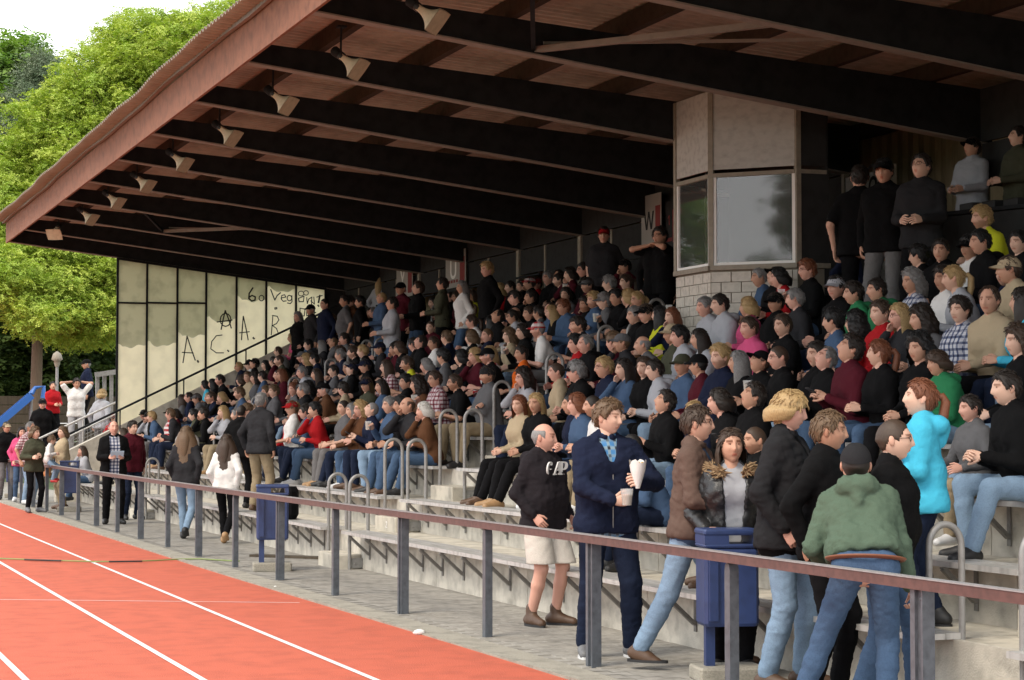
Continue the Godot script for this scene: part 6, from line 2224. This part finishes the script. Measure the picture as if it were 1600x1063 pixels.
func build_standers() -> void:
	# shared standing bodies, then each person placed by where head or feet show
	var defs := [
		{"hy": 10, "lean": 2}, {"hy": -15, "lean": 1, "wl": Vector3(-0.10, 0.16, -0.30), "wr": Vector3(0.10, 0.16, -0.30), "hp": -14},
		{"fem": 1.0, "sc": 0.93, "head": 0.96, "hy": 10, "wl": Vector3(-0.20, 0.02, -0.05), "wr": Vector3(0.20, 0.02, -0.05)},
		{"hy": 5, "hp": 8, "wl": Vector3(-0.10, 0.72, 0.02), "wr": Vector3(0.10, 0.72, 0.02), "hl": Vector3(-1, 0.1, -0.2), "hr_": Vector3(1, 0.1, -0.2), "sleeve": 0.38, "g": 0.012},
		{"hy": 0, "wl": Vector3(-0.06, 0.56, -0.17), "wr": Vector3(0.06, 0.56, -0.17), "hl": Vector3(-1, -0.3, -0.2), "hr_": Vector3(1, -0.3, -0.2), "sleeve": 0.38, "g": 0.012},
		{"hy": 14, "sleeve": 0.38, "g": 0.014, "belly": 0.05},
		{"fem": 1.0, "sc": 0.94, "head": 0.96, "hy": 0, "wl": Vector3(-0.2, 0.0, -0.08), "wr": Vector3(0.2, 0.0, 0.04), "fl": Vector3(-0.07, 0.085, -0.14), "fr": Vector3(0.07, 0.14, 0.22), "tr": Vector3(0, -0.8, -0.6)},
		{"fem": 1.0, "sc": 0.93, "head": 0.96, "hy": 22, "hp": -6, "wl": Vector3(-0.02, 0.24, -0.25), "wr": Vector3(0.15, 0.2, -0.22)}]
	for k in defs.size():
		var d: Dictionary = defs[k]
		var p := new_pose(false, d)
		var b := make_body(p, {"cell": 0.017, "g": d.get("g", 0.020), "fem": d.get("fem", 0.0), "sleeve": d.get("sleeve", 1.0), "low": -0.05, "hem": -0.09, "belly": d.get("belly", 0.01), "collar": k in [0, 1], "sd": 40 + k * 3, "hres": 26, "hres2": 36, "lg": 0.010 if d.get("fem", 0.0) == 0.0 else 0.002})
		standing.append(b)
	# v: variant, f: facing, u/y: head pixel; x: distance across, or feet pixel with "ft"
	var L := [
		["man in maroon jacket half hidden behind the leaflet reader", 0, 40, {"ft": [204, 812]}, "m", "dark", "black", "short", "d", {}],
		["woman with very long light brown hair in grey top and pale jeans walking away", 6, 172, {"ft": [289, 843]}, "c", "pale", "black", "long", "l", {"longer": true}],
		["girl with long brown hair in white top and black leggings walking away", 6, 170, {"ft": [352, 850], "s": 0.93}, "w", "black", "tan", "long", "m", {"longer": true}],
		["man in dark grey blazer and khaki trousers with his back turned", 0, 150, {"head": [406, 628], "y": 0.41, "x": 6.75, "fit": true}, "c", "khaki", "brown", "short", "g", {}],
		["man in black sweater beside the grey blazer man", 0, 160, {"head": [376, 648], "y": 0.41, "x": 6.75, "fit": true}, "k", "black", "black", "crop", "d", {}],
		["mother in olive jacket and black trousers carrying a small child", 7, 40, {"ft": [52, 801]}, "v", "black", "grey", "bob", "l", {"child": true}],
		["woman in beige coat with short light brown hair carrying an orange bag", 7, -62, {"ft": [98, 796]}, "t", "khaki", "brown", "bob", "l", {"bag": true}],
		["man in red checked shirt and pale shorts by the fence", 5, 60, {"ft": [44, 788]}, "x", "pale", "white", "recede", "g", {}],
		["woman in bright pink top behind the checked shirt man", 2, 20, {"ft": [32, 784]}, "p", "jean", "white", "long", "d", {}],
		["man in pale cap and dark open jacket at the far end of the fence", 0, 30, {"ft": [8, 781]}, "k", "grey", "black", "short", "d", {"cap": "t"}],
		["bearded man in black leather jacket and cap under the trees", 0, 10, {"head": [66, 632], "z": -46.5}, "k", "black", "black", "short", "k", {"cap": "k"}],
		["boy in red and navy jacket looking at a phone by the lamp post", 1, 40, {"head": [82, 604], "z": -49.0, "s": 0.85}, "r", "black", "black", "short", "d", {}],
		["man in white shirt holding both hands behind his head", 3, 20, {"head": [119, 600], "z": -46.6}, "w", "lightgrey", "white", "short", "d", {}],
		["man in dark coat and cap standing sideways above the stairs", 0, -80, {"head": [137, 570], "z": -47.2}, "n", "black", "black", "crop", "g", {"cap": "k"}],
		["person in white hooded top leaning on the stair railing", 0, 150, {"head": [158, 618], "z": -46.0}, "l", "grey", "white", "mop", "y", {}],
		["person in red shirt and red cap behind the mesh railing", 0, 60, {"head": [176, 655], "z": -45.4}, "r", "jean", "black", "short", "d", {"cap": "r"}],
		["man standing in a tan field jacket among the far spectators", 0, -60, {"head": [549, 474], "row": true}, "u", "jean", "brown", "short", "d", {}],
		["blonde woman standing in pale denim jacket before the rear wall", 2, 150, {"head": [593, 446], "row": true}, "l", "stone", "white", "long", "y", {}],
		["man standing in pale grey hooded top reading at the middle of the crowd", 1, -70, {"head": [613, 478], "row": true}, "l", "jean", "grey", "short", "d", {}],
		["man standing in black vest over white sleeves and a red cap", 5, -20, {"head": [944, 368], "row": true}, "c", "black", "black", "short", "d", {"cap": "r"}],
		["man standing in black jacket and black cap beside the booth", 0, -10, {"head": [1030, 372], "row": true}, "k", "black", "black", "short", "d", {"cap": "k"}],
		["man in black shirt shouting through both hands below the booth", 4, -50, {"head": [1035, 424], "row": true, "low": 0.35}, "k", "black", "black", "short", "d", {"glasses": true}],
		["heavy man in black shirt seen from behind on the upper landing", 5, 160, {"head": [1343, 278], "x": 10.9, "y": 2.54, "fit": true}, "k", "black", "black", "short", "d", {}],
		["bearded man in black cap and dark coat over white shirt on the landing", 0, -35, {"head": [1383, 258], "x": 10.9, "y": 2.54, "fit": true}, "k", "grey", "black", "short", "k", {"cap": "k"}],
		["man in dark printed shirt looking at a phone on the landing", 1, -30, {"head": [1440, 262], "x": 10.9, "y": 2.54, "fit": true}, "d", "black", "black", "short", "d", {"glasses": true}],
		["man in white shirt and black cap at the sound desk", 1, -50, {"head": [1520, 284], "y": 3.22, "x": 12.25, "fit": true}, "l", "black", "black", "short", "d", {"cap": "k"}],
		["man in olive jacket at the right end of the sound desk", 1, -70, {"head": [1592, 258], "y": 3.22, "x": 12.25, "fit": true}, "v", "black", "black", "short", "d", {}]]
	var r := RandomNumberGenerator.new()
	r.seed = 9
	# people on their feet at the top of the stand
	var tops := "kcngkbmkvwkndtgk"
	var tone := {"k": "black", "c": "charcoal", "n": "navy", "g": "grey", "b": "denim blue", "m": "maroon", "v": "olive", "w": "white", "d": "dark grey", "t": "beige"}
	for k in 11:
		var z := -42.4 + k * 1.25 + r.randf_range(-0.2, 0.2)
		if in_aisle(z): continue
		var vi: int = [0, 1, 5, 2][r.randi() % 4]
		var hc: String = "dmkdyg"[r.randi() % 6]
		var hs: String = "long" if vi == 2 else ["short", "thick", "crop"][r.randi() % 3]
		var u := PI / 2 + r.randf_range(-0.5, 0.35)
		var lb := "person standing below the eighth bench in %s, %s %s hair" % [tone[tops[k]], hs, HAIRS[hc][3]]
		var tp := thing("person", lb, "person", Vector3(10.93, tread_h(7), z), u, "spectators on their feet in the upper rows")
		stand_spots.append(tp.position)
		tp.scale = Vector3.ONE * r.randf_range(0.94, 1.03)
		var ww := {"skin": r.randi() % 5, "top": cloth(tops[k]), "legs": lower("jean" if k % 2 else "black"), "shoes": shoe("black"), "style": hs, "hair": hair_mat(hc)}
		if k % 5 == 1 and vi != 2: ww.cap = cloth("k")
		wear(tp, standing[vi], ww)
		people += 1
	for e in L:
		var b: Dictionary = standing[e[1]]
		var hy: float = b.head.origin.y
		var pl: Dictionary = e[3]
		var at: Vector3
		var s: float = pl.get("s", 1.0)
		if pl.has("ft"): at = on_y(pl.ft[0], pl.ft[1], 0.005)
		elif pl.has("z"):
			at = on_z(pl.head[0], pl.head[1], pl.z)
			at.y -= hy * s
		elif pl.has("row"):
			var d := ray(pl.head[0], pl.head[1])
			var sl := RISE / RUN
			var k: float = hy - pl.get("low", 0.0)
			var tt := (BH - 0.395 + k - sl * (BX - 0.05) - CAMH) / (d.y - sl * d.x)
			at = Vector3(0, CAMH, 0) + d * tt
			var i := clampi(roundi((at.x - BX + 0.05) / RUN), 1, ROWS)
			at = on_x(pl.head[0], pl.head[1], BX - 0.05 + RUN * i)
			at.y = tread_h(i) if i < ROWS else seat_h(8) - 0.04
		elif pl.has("x"):
			at = on_x(pl.head[0], pl.head[1], pl.x)
			if pl.has("fit"):
				s = clampf((at.y - pl.y) / hy, 0.9, 1.09)
				at.y = pl.y
			else: at.y -= hy
		else:
			var d := ray(pl.head[0], pl.head[1])
			at = Vector3(0, CAMH, 0) + d * ((pl.y + hy - CAMH) / d.y)
			at.y = pl.y
		var w := {"skin": r.randi() % 5, "top": cloth(e[4]), "legs": lower(e[5]), "shoes": shoe(e[6]), "style": e[7], "hair": hair_mat(e[8])}
		var ex: Dictionary = e[9]
		if ex.has("cap"): w.cap = cloth(ex.cap)
		if ex.has("glasses"): w.glasses = true
		w.top_name = "shirt" if e[1] in [3, 4, 5] else "jacket"
		var t := thing("person", e[0], "person", at, facing(e[2]))
		t.scale = Vector3.ONE * s
		stand_spots.append(at)
		wear(t, b, w)
		people += 1
		if ex.has("longer"):
			var hm := MB.new()
			for sh in 2:
				var rg: Array = []
				for q in 12:
					var sq := q / 11.0
					var ring := PackedVector3Array()
					for j in 19:
						var a := lerpf(1.5, TAU - 1.5, j / 18.0)
						var wv := 0.006 * noise.get_noise_2d(j * 34.0, q * 3.0)
						var wd := lerpf(0.105, 0.205, sin(sq * 2.2)) * (1.0 - 0.22 * sq * sq)
						ring.append(Vector3(sin(a) * (wd + wv), 0.05 - sq * 0.52 * (0.86 + 0.14 * cos(a)* -1.0 + 0.05 * noise.get_noise_2d(j * 40.0, 2.0)), -cos(a) * (0.10 + 0.03 * sq + wv) + 0.012 + (0.008 if sh else -0.006)))
					rg.append(ring)
				hm.loft(rg, false, false)
			var ho := part("long_hair", hm, w.hair, t)
			ho.transform = b.head
		if ex.has("child"): small_child(at + Vector3(0, 0, 0) + t.basis * Vector3(-0.16, 0.95, -0.24), t.rotation.y + 0.9)
		if ex.has("bag"):
			var bag := MB.new()
			bag.chamfer_box(Vector3(-0.17, 0, -0.06), Vector3(0.17, 0.22, 0.06), 0.04)
			var bt := thing("handbag", "orange brown leather handbag on the beige coat woman's arm", "bag", at + t.basis * Vector3(0.0, 0.66, -0.34), t.rotation.y)
			part("bag_body", bag, mat("bagleather", Color(0.42, 0.17, 0.04), 0.5), bt)
			var st := MB.new()
			st.tube([Vector3(-0.1, 0.2, 0), Vector3(-0.06, 0.36, 0), Vector3(0.06, 0.36, 0), Vector3(0.1, 0.2, 0)], 0.01, 6)
			part("strap", st, mat("bagleather", Color(0.42, 0.17, 0.04), 0.5), bt)

func small_child(at: Vector3, turn: float) -> void:
	var p := new_pose(true, {"lean": 12, "hy": 20, "wl": Vector3(-0.1, 0.2, -0.3), "wr": Vector3(0.1, 0.22, -0.3), "head": 1.35, "fl": Vector3(-0.1, -0.55, -0.25), "fr": Vector3(0.1, -0.6, -0.2)})
	var b := make_body(p, {"cell": 0.022, "g": 0.02, "sd": 77})
	var t := thing("person", "small child in white top carried on the mother's arm", "person", at, turn)
	t.scale = Vector3.ONE * 0.55
	wear(t, b, {"skin": 2, "top": cloth("w"), "legs": lower("pale"), "shoes": shoe("red"), "style": "short", "hair": hair_mat("l")})

func hold_cup(t: Node3D, at: Vector3) -> void:
	var w := t.to_global(at)
	var c := thing("plastic_cup", "clear plastic beer cup in the navy fleece man's hand", "cup", w)
	var b := MB.new()
	b.tube([Vector3(0, -0.05, 0), Vector3(0, 0.065, 0)], [0.033, 0.046], 14, false)
	part("cup_wall", b, MT.cup_clear, c)
	b = MB.new()
	b.tube([Vector3(0, -0.048, 0), Vector3(0, 0.02, 0)], [0.031, 0.039], 14)
	part("drink", b, mat("cola", Color(0.30, 0.22, 0.14), 0.2), c)

func hold_cone(t: Node3D, at: Vector3) -> void:
	var c := thing("paper_cone", "white paper cone of chips in the navy fleece man's hand", "food", t.to_global(at))
	var b := MB.new()
	var rings: Array = []
	for k in 6:
		var s := k / 5.0
		var ring := PackedVector3Array()
		for j in 14:
			var a := TAU * j / 14.0
			var r := lerpf(0.015, 0.062, s)
			ring.append(Vector3(cos(a) * r, -0.09 + s * 0.16 + (0.045 * absf(sin(a * 2.0)) if k == 5 else 0.0), -sin(a) * r))
		rings.append(ring)
	b.loft(rings, true, false)
	part("paper", b, MT.white, c)
	b = MB.new()
	for k in 7:
		var a := k * 0.9
		b.bar(Vector3(cos(a) * 0.02, 0.0, sin(a) * 0.02), Vector3(cos(a) * 0.035, 0.095, sin(a) * 0.035), 0.011, 0.011, Vector3.RIGHT)
	part("chips", b, mat("chips", Color(0.62, 0.36, 0.07), 0.6), c)

func fur_collar(t: Node3D, p: Dictionary) -> void:
	var b := MB.new()
	var r := RandomNumberGenerator.new()
	r.seed = 4
	for k in 420:
		var a := r.randf_range(0.5, TAU - 0.5)
		var c: Vector3 = p.neck + p.cb * Vector3(sin(a) * 0.125, -0.02 + 0.015 * r.randfn(), -cos(a) * 0.11)
		var d: Vector3 = (p.cb * Vector3(sin(a) + 0.5 * r.randfn(), 0.5 * r.randfn(), -cos(a) + 0.5 * r.randfn())).normalized()
		b.tube([c, c + d * 0.07], [0.014, 0.002], 4, false)
	part("fur_collar", b, mat("fur", Color(0.30, 0.20, 0.11), 0.9), t)
	b = MB.new()
	var pts: Array = []
	for k in 15:
		var a := lerpf(-1.2, 1.2, k / 14.0)
		pts.append(p.neck + p.cb * Vector3(sin(a) * 0.075, -0.035 - 0.05 * cos(a), -0.055 - 0.05 * cos(a)))
	b.tube(pts, 0.007, 6)
	part("necklace", b, mat("gold", Color(0.65, 0.42, 0.12), 0.3, {"metal": 0.9}), t)

func belt(t: Node3D, p: Dictionary) -> void:
	var b := MB.new()
	var pts: Array = []
	for k in 25:
		var a := TAU * k / 24.0
		pts.append(p.pel + Vector3(sin(a) * 0.212, 0.062 - 0.03 * cos(a), -cos(a) * 0.122 + 0.01) * p.sc)
	b.tube(pts, 0.021, 6, false, 0.4)
	part("belt", b, mat("beltleather", Color(0.19, 0.065, 0.03), 0.5), t)

func build_bags() -> void:
	var b := MB.new()
	b.chamfer_box(Vector3(-0.17, 0, -0.11), Vector3(0.17, 0.42, 0.11), 0.06)
	var t := thing("backpack", "black backpack standing on the lowest bench before the red jacket", "backpack", Vector3(BX + 0.16, seat_h(0), on_x(452, 752, BX + 0.16).z), 1.2)
	part("bag_body", b, cloth("k"), t)
	b = MB.new()
	b.chamfer_box(Vector3(-0.12, 0.05, -0.16), Vector3(0.12, 0.24, -0.112), 0.02)
	part("pocket", b, cloth("k"), t)
	# sound desk on the landing
	t = thing("sound_desk", "long dark sound desk with equipment on the upper landing", "desk", Vector3(12.2, 3.25, -17.0))
	b = MB.new()
	var a := on_x(1482, 338, 11.9)
	var e := on_x(1640, 322, 11.9)
	b.bar(a, e, 0.5, 0.04)
	part("desk_top", b, MT.steel, t, -t.position)
	b = MB.new()
	b.bar(a - Vector3(0.2, 0.37, 0), e - Vector3(0.2, 0.37, 0), 0.03, 0.68)
	part("front_panel", b, MT.wallpanel, t, -t.position)
	for k in 3:
		b = MB.new()
		var q := a.lerp(e, 0.3 + k * 0.22)
		b.chamfer_box(q + Vector3(-0.14, 0.02, -0.12), q + Vector3(0.14, 0.10, 0.12), 0.01)
		part("mixer", b, MT.black, t, -t.position)

func _ready() -> void:
	rng.seed = 77
	noise.seed = 5
	noise.frequency = 1.0
	make_world()
	make_materials()
	build_ground()
	var g := thing("grandstand", "long covered grandstand with concrete terraces and a low dark roof", "grandstand")
	build_terrace(g)
	build_roof(g)
	build_back(g)
	build_tubes(g)
	build_end_wall(g)
	build_booth()
	build_door()
	build_fence()
	build_benches()
	build_hoops()
	build_speakers()
	build_bins()
	build_cables()
	build_banners()
	build_outside()
	build_trees()
	glasses_mesh = make_glasses()
	make_variants()
	build_standers()
	build_heroes()
	build_crowd()
	build_bags()
